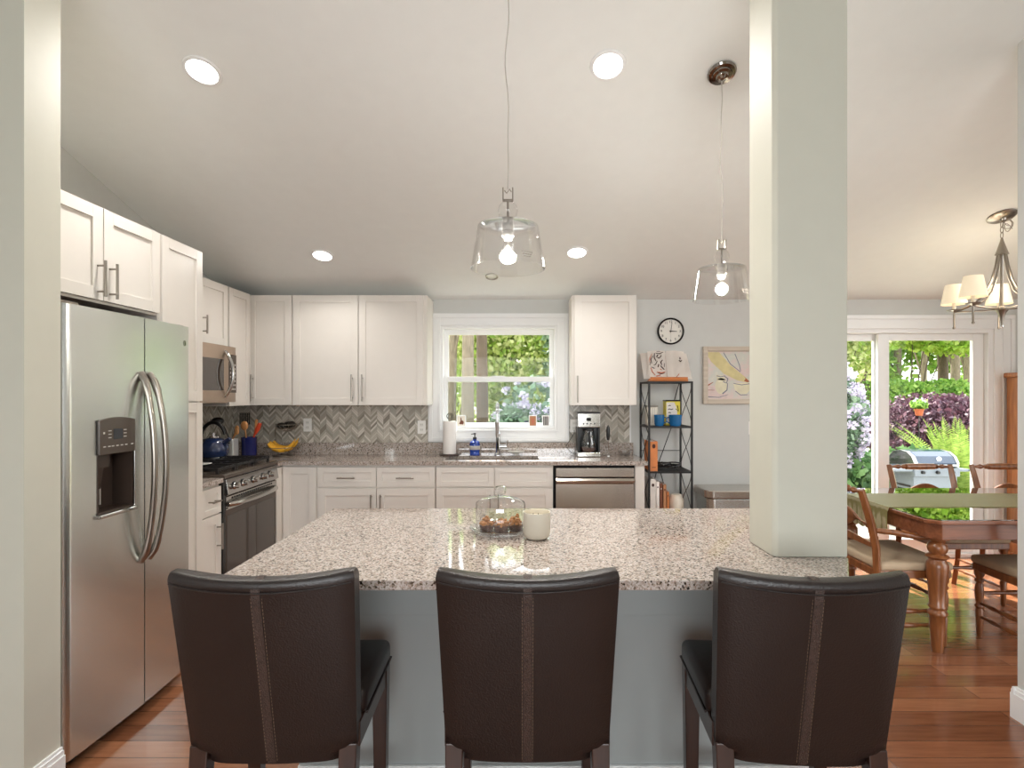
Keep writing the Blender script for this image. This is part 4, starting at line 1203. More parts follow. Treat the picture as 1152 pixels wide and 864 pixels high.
# ------------------------------------------------------------------ counter items by the window
px, py = -0.632, 4.69
r = thing('paper_towel_holder', (px, py, CT1), 'dark iron holder with a full white paper towel roll at the window', 'paper towel')
MB().lathe([(0, 0.9145), (0.082, 0.9145), (0.085, 0.922), (0.075, 0.928), (0, 0.929)], (px, py, 0), 36).build('base', 'espresso', r, smooth=True)
MB().lathe([(0.02, 0.930), (0.055, 0.930), (0.0565, 0.934), (0.0565, 1.207), (0.055, 1.21), (0.02, 1.21)], (px, py, 0), 40, closed=True).build('roll', 'paper', r, smooth=50)
sp_ = [(px, py, 1.2), (px, py, 1.215)]
for k in range(30):
    a = -PI / 2 + k * 0.42; q = 0.034 * (1 - k / 36)
    sp_.append((px + q * math.cos(a) * 1.0, py, 1.252 + q * math.sin(a)))
MB().tube(sp_, 0.004, 6).build('spiral_finial', 'black_paint', r, smooth=True)
MB().tube([(px, py, 0.92), (px, py, 1.21)], 0.006, 8).build('rod', 'black_paint', r)
sx, sy = -0.415, 4.70
r = thing('soap_bottle', (sx, sy, CT1), 'blue soap bottle with black pump left of the faucet', 'soap bottle')
MB().lathe([(0, 0.9145), (0.042, 0.9145), (0.046, 0.924), (0.040, 0.94), (0.044, 0.96), (0.046, 1.0), (0.040, 1.03), (0.016, 1.045), (0.014, 1.055), (0, 1.056)], (sx, sy, 0), 24).build('bottle', 'soap_blue', r, smooth=True)
MB().lathe([(0.016, 1.056), (0.016, 1.07), (0.005, 1.072), (0.005, 1.095), (0.011, 1.097), (0.011, 1.107), (0, 1.109)], (sx, sy, 0), 16).tube([(sx, sy, 1.101), (sx - 0.03, sy - 0.01, 1.098)], 0.004, 6).build('pump', 'black_plastic', r, smooth=True)
for z in (0.955, 0.985, 1.012): pass
MB().lathe([(0.0462, 0.965), (0.0470, 0.966), (0.0470, 0.998), (0.0462, 0.999)], (sx, sy, 0), 24, closed=True).build('label_band', 'mark', r, smooth=True)
sx, sy = -0.055, 4.70
tag(MB().lathe([(0, 0.9145), (0.022, 0.9145), (0.012, 0.924), (0.03, 0.93), (0.072, 0.946), (0.074, 0.949), (0.03, 0.937), (0, 0.935)], (sx, sy, 0), 32).build('soap_dish', 'white_china', None, smooth=True), 'small white footed soap dish right of the faucet', 'soap dish')

# sill pictures standing on the lower sash
def card(x, z, w, h, m, lab, marks, mm):
    r = thing('sill_picture', (x, YB + 0.016, z), lab, 'picture', 'small pictures on the window sill')
    MB().box(x - w / 2, x + w / 2, YB + 0.012, YB + 0.018, z, z + h).build('frame', 'trim', r, bevel=0.001)
    f = MB().box(x - w / 2 + 0.008, x + w / 2 - 0.008, YB + 0.011, YB + 0.012, z + 0.008, z + h - 0.008).build('picture_face', m, r)
    decal(marks, (x, YB + 0.011, z), (1, 0, 0), (0, 0, 1), (0, -1, 0)).build('picture_print', mm, f)
zs_ = wz0 + 0.0225
card(-0.545, zs_, 0.085, 0.10, 'cream_box', 'small framed picture on the sill beside the paper towels', [stroke([(-0.01, 0.02), (0.0, 0.05), (-0.004, 0.08)], 0.02, 0.008), ell(0.01, 0.035, 0.012, 0.018)], 'brown_book')
card(0.09, zs_, 0.072, 0.10, 'tan_book', 'small reddish picture on the right of the window sill', [ell(0, 0.05, 0.014, 0.026), stroke([(-0.015, 0.02), (0.015, 0.02)], 0.006)], 'ink_orange')
card(0.205, zs_, 0.068, 0.10, 'white_book', 'small dark striped picture at the right end of the window sill', [[(-0.022 + 0.012 * k, 0.012), (-0.014 + 0.012 * k, 0.012), (-0.014 + 0.012 * k, 0.088), (-0.022 + 0.012 * k, 0.088)] for k in range(4)], 'iron')

# coffee maker
x0, x1, y0, y1 = 0.462, 0.655, 4.56, 4.74
r = thing('coffee_maker', ((x0 + x1) / 2, (y0 + y1) / 2, CT1), 'steel and black drip coffee maker on the counter right of the window', 'coffee maker')
MB().rbox(x0, x1, y0, y1, 0.9155, 0.955, 0.006).build('base', 'steel_bright', r)
MB().rbox(x0, x1, 4.67, y1, 0.955, 1.165, 0.006).build('tank', 'black_plastic', r)
hd = MB().rbox(x0, x1, y0 + 0.005, y1, 1.163, 1.283, 0.006).build('head', 'steel_bright', r)
MB().rbox(x0 - 0.001, x1 + 0.001, y0 + 0.003, y1, 1.281, 1.29, 0.003).build('lid', 'black_plastic', r)
MB().box(0.538, 0.576, y0 + 0.003, y0 + 0.0055, 1.218, 1.245).build('display_screen', 'display', hd)
mb = MB()
for k in range(4): mb.lathe([(0, 0), (0.006, 0), (0.006, 0.003), (0, 0.003)], (0.512 + k * 0.031, y0 + 0.005, 1.195), 12, axis=1)
mb.build('buttons', 'black_plastic', hd)
MB().rbox(x0 + 0.002, x0 + 0.018, y0 + 0.02, 4.67, 0.955, 1.163, 0.003).rbox(x1 - 0.018, x1 - 0.002, y0 + 0.02, 4.67, 0.955, 1.163, 0.003).build('side_posts', 'black_plastic', r)
cf = MB().lathe([(0, 0.957), (0.055, 0.957), (0.068, 0.975), (0.07, 1.03), (0.055, 1.09), (0.045, 1.12), (0.047, 1.135)], (0.5585, 4.612, 0), 32).build('carafe', 'dome_glass', r, smooth=True)
MB().lathe([(0, 1.136), (0.048, 1.136), (0.048, 1.15), (0, 1.154)], (0.5585, 4.612, 0), 24).build('carafe_lid', 'black_plastic', cf, smooth=True)
MB().tube([(0.5585, 4.566, 1.13), (0.5585, 4.535, 1.12), (0.5585, 4.528, 1.06), (0.5585, 4.545, 1.0)], 0.008, 8).build('carafe_handle', 'black_plastic', cf, smooth=True)
MB().lathe([(0, 0.9585), (0.053, 0.9585), (0.066, 0.976), (0.0675, 0.99), (0, 0.99)], (0.5585, 4.612, 0), 32).build('coffee', 'ink', cf, smooth=True)
MB().tube([(x0 + 0.01, 4.74, 0.93), (x0 - 0.03, 4.74, 0.925), (x0 - 0.085, 4.735, 0.99), (x0 - 0.05, 4.745, 1.04), (0.455, 4.785, 1.10), (0.455, 4.787, 1.14)], 0.003, 6).build('power_cord', 'black_plastic', r, smooth=True)
fx2, fy2 = 0.735, 4.66
r = thing('milk_frother', (fx2, fy2, CT1), 'black-handled milk frother standing upright right of the coffee maker', 'frother')
MB().lathe([(0, 0.9145), (0.025, 0.9145), (0.025, 0.918), (0, 0.919)], (fx2, fy2, 0), 20).tube([(fx2, fy2, 0.918), (fx2, fy2, 1.05)], 0.0025, 6).build('stand', 'steel_bright', r, smooth=True)
MB().lathe([(0, 1.045), (0.010, 1.05), (0.016, 1.08), (0.016, 1.14), (0.012, 1.165), (0.005, 1.17), (0.004, 1.178), (0, 1.18)], (fx2, fy2, 0), 16).build('handle', 'black_plastic', r, smooth=True)
tag(MB().lathe([(0, 0.9145), (0.03, 0.9145), (0.05, 0.93), (0.056, 0.955), (0.053, 0.955), (0.046, 0.932), (0, 0.92)], (0.88, 4.68, 0), 24).build('glass_dish', 'dome_glass', None, smooth=True), 'small clear glass dish at the right end of the back counter', 'dish')

# ------------------------------------------------------------------ wall clock
kx, kz, kr = 1.307, 2.0, 0.118
r = thing('wall_clock', (kx, YB, kz), 'round black-rimmed wall clock reading three o\'clock', 'clock')
MB().lathe([(kr - 0.014, 0.001), (kr, 0.001), (kr, 0.022), (kr - 0.006, 0.028), (kr - 0.014, 0.022)], (kx, YB, kz), 48, axis=1, closed=True).build('rim', 'black_paint', r, smooth=True)
MB().lathe([(0, 0.001), (kr - 0.0145, 0.001), (kr - 0.0145, 0.012), (0, 0.012)], (kx, YB, kz), 48, axis=1).build('dial', 'clock_face', r)
def text_mesh(txt, size):
    cu = bpy.data.curves.new('txt', 'FONT'); cu.body = txt; cu.size = size; cu.align_x = 'CENTER'; cu.align_y = 'CENTER'; cu.extrude = 0.0004
    o = bpy.data.objects.new('txt', cu); col().objects.link(o)
    dg = bpy.context.evaluated_depsgraph_get()
    me = bpy.data.meshes.new_from_object(o.evaluated_get(dg))
    bpy.data.objects.remove(o)
    return me
mb = MB()
for h in range(1, 13):
    a = PI / 2 - h * PI / 6
    me = text_mesh(str(h), 0.03)
    me.transform(Matrix.Translation((kx + 0.083 * math.cos(a), YB - 0.0135, kz + 0.083 * math.sin(a))) @ Matrix.Rotation(PI / 2, 4, 'X'))
    mb.bm.from_mesh(me)
mb.build('numerals', 'black_paint', r)
for name, ang, L, wd in (('hour_hand', -2, 0.055, 0.008), ('minute_hand', 82, 0.078, 0.005), ('second_hand', -90, 0.07, 0.0018)):
    a = math.radians(ang)
    decal([stroke([(-0.012 * math.cos(a), -0.012 * math.sin(a)), (L * math.cos(a), L * math.sin(a))], wd, wd * 0.6)], (kx, YB - (0.016 if name[0] == 'h' else 0.018), kz), (1, 0, 0), (0, 0, 1), (0, -1, 0), 0.001).build(name, 'black_paint' if name[0] != 's' else 'nickel', r)
MB().lathe([(0.0, 0.012), (0.005, 0.012), (0.005, 0.021), (0, 0.021)], (kx, YB, kz), 12, axis=1).build('hub', 'black_paint', r)

# ------------------------------------------------------------------ painting
ax0, ax1, az0, az1 = 1.592, 2.25, 1.358, 1.865
r = thing('still_life_painting', ((ax0 + ax1) / 2, YB, az0), 'framed still life of a jug, bowl and yellow drape on the back wall', 'painting')
mb = MB(); frame_boxes(mb, ax0, ax1, az0, az1, 0.038, YB - 0.028, YB - 0.001); frame_boxes(mb, ax0 + 0.03, ax1 - 0.03, az0 + 0.03, az1 - 0.03, 0.014, YB - 0.020, YB - 0.001)
mb.build('frame', 'frame_beige', r, bevel=0.003)
def canvas_mat():
    t = NT('washed pastel canvas'); v = t.coord((2, 1, 2.5))
    t.link(t.ramp(t.noise(v, 2.2, 5, 0.6), [(0.3, srgb(196, 184, 182)), (0.42, srgb(222, 202, 198)), (0.55, srgb(206, 208, 200)), (0.7, srgb(232, 224, 208))]), t.b.inputs['Base Color'])
    t.b.inputs['Roughness'].default_value = 0.8
    return t.m
M['canvas'] = canvas_mat()
M['p_yellow'] = mat('pale yellow paint', srgb(212, 200, 150), 0.8, var=0.12)
M['p_cream'] = mat('cream brush paint', srgb(222, 216, 190), 0.8, var=0.1)
M['p_blue'] = mat('slate blue brush paint', srgb(120, 122, 138), 0.8, var=0.15)
M['p_rust'] = mat('rust brush paint', srgb(160, 92, 66), 0.8, var=0.15)
cv = MB().box(ax0 + 0.04, ax1 - 0.04, YB - 0.010, YB - 0.002, az0 + 0.04, az1 - 0.04).build('canvas', 'canvas', r)
O = (ax0 + 0.043, YB - 0.010, az0 + 0.043)
def ink(polys, m, name, th=0.0006):
    decal(polys, O, (1, 0, 0), (0, 0, 1), (0, -1, 0), th).build(name, m, cv)
ink([[(0.0, 0.415), (0.10, 0.415), (0.20, 0.30), (0.30, 0.22), (0.36, 0.17), (0.35, 0.145), (0.26, 0.165), (0.14, 0.225), (0.03, 0.33), (0.0, 0.38)]], 'p_yellow', 'yellow_drape')
ink([ell(0.12, 0.115, 0.055, 0.072), [(0.08, 0.17), (0.075, 0.215), (0.155, 0.205), (0.15, 0.165)],
     [(0.225, 0.14), (0.40, 0.145), (0.385, 0.09), (0.34, 0.045), (0.28, 0.045), (0.24, 0.08)]], 'p_cream', 'jug_and_bowl', 0.0010)
ink([stroke([(0.08, 0.205), (0.115, 0.196), (0.155, 0.205)], 0.007), stroke([(0.15, 0.2), (0.178, 0.18), (0.166, 0.14), (0.135, 0.155)], 0.008), stroke([(0.175, 0.14), (0.17, 0.08), (0.13, 0.046)], 0.006, 0.012),
     stroke([(0.14, 0.41), (0.2, 0.31), (0.29, 0.24)], 0.006), stroke([(0.24, 0.40), (0.28, 0.30), (0.29, 0.25)], 0.006), stroke([(0.0, 0.02), (0.10, 0.015), (0.18, 0.04)], 0.008, 0.003), stroke([(0.228, 0.138), (0.30, 0.125), (0.39, 0.138)], 0.006), stroke([(0.245, 0.07), (0.29, 0.036), (0.35, 0.038)], 0.006)], 'p_blue', 'blue_brush_lines', 0.0014)
ink([[(0.32, 0.20), (0.37, 0.155), (0.35, 0.148), (0.32, 0.16), (0.335, 0.18)], stroke([(0.0, 0.12), (0.05, 0.15)], 0.012, 0.004), stroke([(0.0, 0.08), (0.06, 0.078)], 0.004)], 'p_rust', 'rust_brush_lines', 0.0012)

# ------------------------------------------------------------------ folding metal rack
fxl, fxr, fyf, fyb = 1.036, 1.386, 4.44, 4.76
r = thing('etagere_rack', ((fxl + fxr) / 2, 4.6, 0), 'narrow black iron shelf rack between cabinet and painting', 'shelf rack')
zt = 1.549
for x in (fxl, fxr):
    for y in (fyf, fyb): MB().box(x - 0.0075, x + 0.0075, y - 0.0075, y + 0.0075, 0, zt).build('post', 'iron', r)
for z in (zt, 1.18, 0.81, 0.44, 0.12):
    mb = MB()
    frame_boxes_z = [(fxl, fxr, fyf - 0.006, fyf + 0.006), (fxl, fxr, fyb - 0.006, fyb + 0.006), (fxl - 0.006, fxl + 0.006, fyf, fyb), (fxr - 0.006, fxr + 0.006, fyf, fyb)]
    for a, b, c, d_ in frame_boxes_z: mb.box(a, b, c, d_, z - 0.014, z)
    for k in range(1, 14):
        y = fyf + (fyb - fyf) * k / 14; mb.box(fxl + 0.006, fxr - 0.006, y - 0.004, y + 0.004, z - 0.008, z - 0.002)
    mb.build('shelf', 'iron', r)
zz = [0.44, 0.81, 1.18, zt - 0.01]
for x in (fxl, fxr):
    mb = MB()
    for a, b in zip(zz[:-1], zz[1:]):
        pts1 = [(x, fyf + 0.01 + (fyb - fyf - 0.02) * (0.5 + 0.5 * math.sin(PI * (k / 10 - 0.5))), a + (b - a) * k / 10) for k in range(11)]
        mb.tube(pts1, 0.003, 6); mb.tube([(x, fyf + fyb - q[1], q[2]) for q in pts1], 0.003, 6)
    mb.build('side_brace', 'iron', r)
mb = MB()
for a, b in ((0.81 - 0.37, 0.81 + 0.37),):
    mb.tube([(fxl + 0.04, fyb, 1.18), (fxl + 0.15, fyb, 0.85), (fxl + 0.26, fyb, 0.44)], 0.004, 6)
    mb.tube([(fxr - 0.07, fyb, 1.18), (fxr - 0.19, fyb, 0.85), (fxl + 0.06, fyb, 0.44)], 0.004, 6)
    mb.tube([(fxr - 0.01, fyb, zt), (fxr - 0.08, fyb, 1.30), (fxr - 0.10, fyb, 1.19)], 0.004, 6)
    mb.tube([(fxl, fyb, 0.95), (fxr, fyb, 0.95)], 0.003, 6)
mb.build('back_brace', 'iron', r)

# cookbook stand and open book
ccx = 1.212; cyf = 4.52
r = thing('book_stand', (ccx, 4.56, zt), 'orange wood book stand on top of the iron rack', 'book stand')
MB().rbox(ccx - 0.165, ccx + 0.155, cyf - 0.05, cyf + 0.03, zt + 0.001, zt + 0.018, 0.004).rbox(ccx - 0.16, ccx + 0.15, cyf - 0.055, cyf - 0.042, zt + 0.010, zt + 0.036, 0.004).build('ledge', 'orange_wood', r)
MB().rbox(ccx - 0.14, ccx + 0.14, 4.61, 4.622, zt + 0.003, zt + 0.22, 0.004).xform(Matrix.Identity(4)).build('back_rest', 'orange_wood', r)
MB().tube([(ccx + 0.05, cyf - 0.055, zt + 0.03), (ccx + 0.065, cyf - 0.064, zt + 0.05), (ccx + 0.075, cyf - 0.062, zt + 0.062)], 0.003, 6).build('page_pin', 'ink_orange', r)
bk = thing('open_cookbook', (ccx, 4.56, zt + 0.02), 'open white cookbook with a striped animal face drawing, on the stand', 'book')
def page(sgn, wtop, wbot, h, lift, base_y):
    mb = MB(); rows = []
    for j in range(7):
        v = j / 6; row = []
        for i in range(13):
            u = i / 12; wv = wbot + (wtop - wbot) * v
            bow = 0.012 * math.sin(PI * min(1, u * 1.3)) + lift * u
            row.append(((ccx - 0.004) + sgn * (0.003 + wv * u), base_y - bow + 0.075 * v, zt + 0.021 + h * v * (1 - 0.02 * u) + 0.006 * math.sin(PI * u)))
        rows.append(row)
    vs = [[mb.bm.verts.new(p) for p in row] for row in rows]
    for a, b in zip(vs[:-1], vs[1:]):
        for k in range(12): mb.bm.faces.new((a[k], a[k + 1], b[k + 1], b[k]))
    geo = bmesh.ops.solidify(mb.bm, geom=mb.bm.faces[:], thickness=0.002)
    return mb, rows
mb, _ = page(-1, 0.205, 0.190, 0.225, -0.01, 4.535); mb.build('left_leaves', 'page', bk, smooth=True)
mb, _ = page(1, 0.185, 0.210, 0.225, -0.01, 4.535); mb.build('right_leaves', 'page', bk, smooth=True)
mb, LP = page(-1, 0.150, 0.140, 0.240, 0.0, 4.520); lp = mb.build('left_page', 'page', bk, smooth=True)
mb, RP = page(1, 0.155, 0.150, 0.238, 0.0, 4.520); rp = mb.build('right_page', 'page', bk, smooth=True)
def on_page(rows, u, v):
    i = u * 12; j = v * 6
    i0 = min(11, int(i)); j0 = min(5, int(j)); fi = i - i0; fj = j - j0
    def L3(a, b, t): return Vector(a).lerp(Vector(b), t)
    return L3(L3(rows[j0][i0], rows[j0][i0 + 1], fi), L3(rows[j0 + 1][i0], rows[j0 + 1][i0 + 1], fi), fj)
def page_ink(rows, strokes, m, name, parent):
    mb = MB()
    for s, w in strokes:
        pts = [on_page(rows, u, v) + Vector((0, -0.0035, 0)) for u, v in s]
        n = len(pts); mb.tube(pts, [w * (0.35 + 0.65 * math.sin(PI * (k + 0.5) / n)) for k in range(n)], 5)
    mb.build(name, m, parent)
random.seed(11)
S = []
for (s, w) in ((((0.12, 0.95), (0.35, 0.88), (0.55, 0.90)), .004), (((0.62, 0.9), (0.66, 0.75), (0.58, 0.62)), .005), (((0.25, 0.82), (0.38, 0.72), (0.48, 0.74)), .005),
               (((0.72, 0.82), (0.85, 0.70), (0.82, 0.55)), .004), (((0.2, 0.66), (0.32, 0.58), (0.28, 0.48)), .005), (((0.5, 0.62), (0.62, 0.5), (0.72, 0.48)), .004),
               (((0.35, 0.45), (0.22, 0.36), (0.14, 0.32)), .005), (((0.45, 0.5), (0.5, 0.4)), .006), (((0.85, 0.42), (0.7, 0.36)), .004), (((0.15, 0.2), (0.35, 0.16), (0.55, 0.2)), .004),
               (((0.3, 0.97), (0.5, 0.97)), .003), (((0.9, 0.6), (0.94, 0.5)), .003), (((0.45, 0.84), (0.52, 0.76)), .006), (((0.1, 0.55), (0.12, 0.42)), .003)):
    S.append((s, w))
page_ink(LP, S, 'ink', 'stripe_drawing', lp)
page_ink(LP, [(((0.1, 0.24), (0.3, 0.20), (0.6, 0.22)), .006), (((0.75, 0.9), (0.9, 0.75), (0.93, 0.6)), .003), (((0.9, 0.4), (0.85, 0.25), (0.7, 0.12)), .005), (((0.4, 0.12), (0.65, 0.08)), .006), (((0.3, 0.3), (0.4, 0.34)), .004)], 'ink_orange', 'orange_drawing', lp)
page_ink(RP, [(((0.72, 0.7), (0.75, 0.78), (0.79, 0.7)), .003), (((0.68, 0.66), (0.76, 0.62), (0.84, 0.67)), .005)], 'ink', 'small_drawing', rp)

# items on rack
def book(x0, x1, y0, y1, z, h, m, lab, lean=0, grp='books on the iron rack'):
    xm = (x0 + x1) / 2
    r = thing('book', (xm, (y0 + y1) / 2, z), lab, 'book', grp)
    w = (x1 - x0) / 2
    MB().rbox(xm - w, xm - w + 0.003, y0, y1, z, z + h, 0.001, 1).rbox(xm + w - 0.003, xm + w, y0, y1, z, z + h, 0.001, 1).rbox(xm - w, xm + w, y0, y0 + 0.004, z, z + h, 0.001, 1).build('cover', m, r)
    MB().box(xm - w + 0.003, xm + w - 0.003, y0 + 0.004, y1 - 0.004, z + 0.003, z + h - 0.004).build('pages', 'paper', r)
    decal([[(-w * 0.5, 0.12 * h), (w * 0.5, 0.12 * h), (w * 0.5, 0.14 * h), (-w * 0.5, 0.14 * h)], ell(0, h * 0.84, w * 0.45, w * 0.6, 10)], (xm, y0, z), (1, 0, 0), (0, 0, 1), (0, -1, 0)).build('spine_print', 'ink' if m != 'brown_book' else 'mark', r)
    r.rotation_euler = (0, lean, 0)
zs2 = 0.8105
book(1.046, 1.108, 4.45, 4.66, zs2, 0.245, 'orange_book', 'thick orange book standing alone on the middle rack shelf')
zs3 = 0.4405
book(1.046, 1.094, 4.45, 4.66, zs3, 0.305, 'white_book', 'tall white book at the left end of the lower rack shelf')
book(1.098, 1.122, 4.45, 4.66, zs3, 0.285, 'page', 'slim white book second on the lower rack shelf')
book(1.126, 1.150, 4.45, 4.64, zs3, 0.27, 'brown_book', 'dark brown book third on the lower rack shelf')
book(1.154, 1.180, 4.45, 4.64, zs3, 0.26, 'tan_book', 'tan book fourth on the lower rack shelf', )
book(1.184, 1.203, 4.45, 4.64, zs3, 0.20, 'orange_book', 'short orange-brown book at the right of the lower shelf row')
tag(MB().lathe([(0, zs3), (0.05, zs3), (0.062, zs3 + 0.02), (0.062, zs3 + 0.12), (0.045, zs3 + 0.15), (0.045, zs3 + 0.165), (0, zs3 + 0.166)], (1.285, 4.54, 0), 24).build('white_jar', 'cream_box', None, smooth=True), 'rounded white jar beside the books on the lower rack shelf', 'jar')
mb = MB(); pts = []
for k in range(90):
    a = k * 0.32; q = 0.045 + 0.02 * math.sin(k * 0.9)
    pts.append((1.22 + q * 1.7 * math.cos(a), 4.56 + q * math.sin(a), 0.8165 + 0.02 * abs(math.sin(k * 0.37)) + 0.0004 * k))
mb.tube(pts, 0.006, 6)
tag(mb.build('coiled_cable', 'black_plastic', None, smooth=True), 'tangled black cable beside the orange book on the rack', 'cable')
z1 = 1.1805
r = thing('tin_canister', (1.105, 4.60, z1), 'cream striped tin on the upper rack shelf behind the left blue cup', 'tin')
MB().rbox(1.05, 1.14, 4.57, 4.66, z1, z1 + 0.155, 0.006).build('body', 'cream_box', r)
MB().rbox(1.048, 1.142, 4.568, 4.662, z1 + 0.155, z1 + 0.17, 0.004).build('lid', 'nickel', r)
decal([[(-0.036 + 0.018 * k, 0.02), (-0.033 + 0.018 * k, 0.02), (-0.033 + 0.018 * k, 0.15), (-0.036 + 0.018 * k, 0.15)] for k in range(5)], (1.095, 4.57, z1), (1, 0, 0), (0, 0, 1), (0, -1, 0)).build('stripes', 'nickel', r)
r = thing('yellow_tin', (1.26, 4.60, z1), 'yellow and white printed tin on the upper rack shelf', 'tin')
MB().rbox(1.205, 1.325, 4.56, 4.66, z1, z1 + 0.21, 0.005).build('body', 'yellow_box', r)
MB().rbox(1.203, 1.327, 4.558, 4.662, z1 + 0.202, z1 + 0.215, 0.004).build('lid', 'black_paint', r)
decal([[(-0.055, 0.02), (0.01, 0.02), (0.03, 0.06), (0.035, 0.11), (0.025, 0.16), (0.01, 0.195), (-0.055, 0.195)]], (1.265, 4.56, z1), (1, 0, 0), (0, 0, 1), (0, -1, 0)).build('front_print', 'white_book', r)
decal([stroke([(-0.04, 0.165), (-0.028, 0.17), (-0.02, 0.165)], 0.007), stroke([(-0.042, 0.135), (-0.03, 0.14), (-0.015, 0.134), (0.0, 0.14)], 0.007), stroke([(-0.04, 0.105), (-0.03, 0.11), (-0.018, 0.104)], 0.007), stroke([(0.036, 0.17), (0.045, 0.13), (0.042, 0.115)], 0.005), stroke([(0.02, 0.14), (0.045, 0.125)], 0.004)], (1.265, 4.5594, z1), (1, 0, 0), (0, 0, 1), (0, -1, 0)).build('print_lines', 'black_paint', r)
for i, (x, w) in enumerate(((1.133, 0.043), (1.268, 0.054))):
    r = thing('blue_cup', (x, 4.50, z1), 'teal blue cup on the upper rack shelf, ' + ('left and smaller' if i == 0 else 'right, before the yellow tin'), 'cup', 'blue cups on the rack')
    MB().lathe([(0, z1), (w * 0.75, z1), (w * 0.9, z1 + 0.02), (w, z1 + 0.092), (w - 0.004, z1 + 0.092), (w * 0.8, z1 + 0.02), (0, z1 + 0.012)], (x, 4.50, 0), 28).build('bowl', 'cup_blue', r, smooth=50)
    MB().tube([(x + w * 0.9, 4.50, z1 + 0.075), (x + w + 0.02, 4.50, z1 + 0.065), (x + w + 0.018, 4.50, z1 + 0.035), (x + w * 0.85, 4.50, z1 + 0.022)] if i == 0 else [(x - w * 0.9, 4.50, z1 + 0.075), (x - w - 0.02, 4.50, z1 + 0.065), (x - w - 0.018, 4.50, z1 + 0.035), (x - w * 0.85, 4.50, z1 + 0.022)], 0.005, 8).build('handle', 'cup_blue', r, smooth=True)

# trash can
tx0, tx1 = 1.50, 2.08
r = thing('trash_can', ((tx0 + tx1) / 2, 4.58, 0), 'rectangular stainless step trash can by the back wall', 'trash can')
oct_ = lambda x0, x1, y0, y1, c: [(x0 + c, y0), (x1 - c, y0), (x1, y0 + c), (x1, y1), (x0, y1), (x0, y0 + c)]
MB().poly_prism(oct_(tx0 + 0.02, tx1 - 0.02, 4.44, 4.74, 0.05), 2, 0.02, 0.585).build('body', 'steel', r, bevel=0.008)
MB().poly_prism(oct_(tx0, tx1, 4.42, 4.755, 0.055), 2, 0.588, 0.655).build('lid', 'steel_h', r, bevel=0.008)
MB().poly_prism(oct_(tx0 + 0.03, tx1 - 0.03, 4.45, 4.73, 0.05), 2, 0.0, 0.02).build('base', 'black_plastic', r)
MB().box(1.86, 1.92, 4.435, 4.44, 0.3, 0.58).build('front_badge_strip', 'gap', r)
MB().box(1.72, 1.86, 4.38, 4.44, 0.02, 0.035).build('pedal', 'steel_bright', r)
# ------------------------------------------------------------------ dining table
TX0, TX1, TY0, TY1, TZ = 2.215, 4.25, 2.94, 3.96, 0.76
r = thing('dining_table', ((TX0 + TX1) / 2, (TY0 + TY1) / 2, 0), 'cherry brown dining table with turned legs and a glass sheet on top', 'dining table')
c = 0.055
octo = lambda x0, x1, y0, y1, c: [(x0 + c, y0), (x1 - c, y0), (x1, y0 + c), (x1, y1 - c), (x1 - c, y1), (x0 + c, y1), (x0, y1 - c), (x0, y0 + c)]
MB().poly_prism(octo(TX0, TX1, TY0, TY1, c), 2, TZ - 0.028, TZ - 0.006).build('tabletop', 'table_wood', r, bevel=0.005)
MB().poly_prism(octo(TX0 + 0.008, TX1 - 0.008, TY0 + 0.008, TY1 - 0.008, c), 2, TZ - 0.0055, TZ - 0.0005).build('glass_sheet', 'glass_top', r)
mb = MB()
mb.poly_prism(octo(TX0 + 0.025, TX1 - 0.025, TY0 + 0.025, TY1 - 0.025, c), 2, TZ - 0.115, TZ - 0.0285)
mb.build('apron', 'table_wood', r, bevel=0.002)
leg_prof = [(0.0, 0.0), (0.026, 0.0), (0.029, 0.02), (0.030, 0.03), (0.036, 0.13), (0.038, 0.20), (0.044, 0.205), (0.048, 0.215), (0.044, 0.228), (0.036, 0.236), (0.036, 0.242), (0.044, 0.25), (0.044, 0.258), (0.038, 0.266),
            (0.042, 0.34), (0.050, 0.42), (0.054, 0.47), (0.052, 0.498), (0.042, 0.512), (0.040, 0.52), (0.052, 0.528), (0.058, 0.535), (0.052, 0.542), (0.036, 0.55), (0.046, 0.565), (0.050, 0.585), (0.046, 0.60), (0.034, 0.615), (0.040, 0.626), (0.058, 0.634), (0.060, 0.645), (0, 0.645)]
for lx in (TX0 + 0.11, TX1 - 0.11):
    for ly in (TY0 + 0.10, TY1 - 0.10):
        MB().lathe(leg_prof, (lx, ly, 0), 28).build('leg', 'chair_wood', r, smooth=50)
# runner
rn = MB()
ya, yb = 3.27, 3.72
def ry(k): return 0.004 * math.sin(k * 1.7)
prof = []
prof += [(TX0 - 0.008, TZ - 0.16), (TX0 - 0.012, TZ - 0.10), (TX0 - 0.012, TZ - 0.03), (TX0 - 0.004, TZ + 0.001), (TX0 + 0.03, TZ + 0.003)]
n = 40
for k in range(1, n + 1): prof.append((TX0 + 0.03 + (TX1 - TX0 - 0.06) * k / n, TZ + 0.003 + 0.0008 * math.sin(k * 1.3)))
rows = []
NJ = 26
for i, (x, z) in enumerate(prof):
    row = []
    for j in range(NJ + 1):
        y = ya + (yb - ya) * j / NJ
        hang = max(0, (TZ - z) / 0.16)
        fold = 0.010 * math.sin(j * 1.1) * hang
        sc_ = 0.012 * abs(math.sin(j * PI / 4.0)) * (hang > 0.9)
        edge = 0.006 * math.sin(i * 1.1) if j in (0, NJ) else 0
        row.append((x - abs(fold) - 0.002 * hang, y + edge, z - sc_))
    rows.append([rn.bm.verts.new(p) for p in row])
for a, b in zip(rows[:-1], rows[1:]):
    for j in range(NJ): rn.bm.faces.new((a[j], a[j + 1], b[j + 1], b[j]))
bmesh.ops.solidify(rn.bm, geom=rn.bm.faces[:], thickness=-0.002)
tag(rn.build('table_runner', 'runner', None, smooth=True), 'olive green runner lying along the dining table and hanging over its left end', 'table runner')
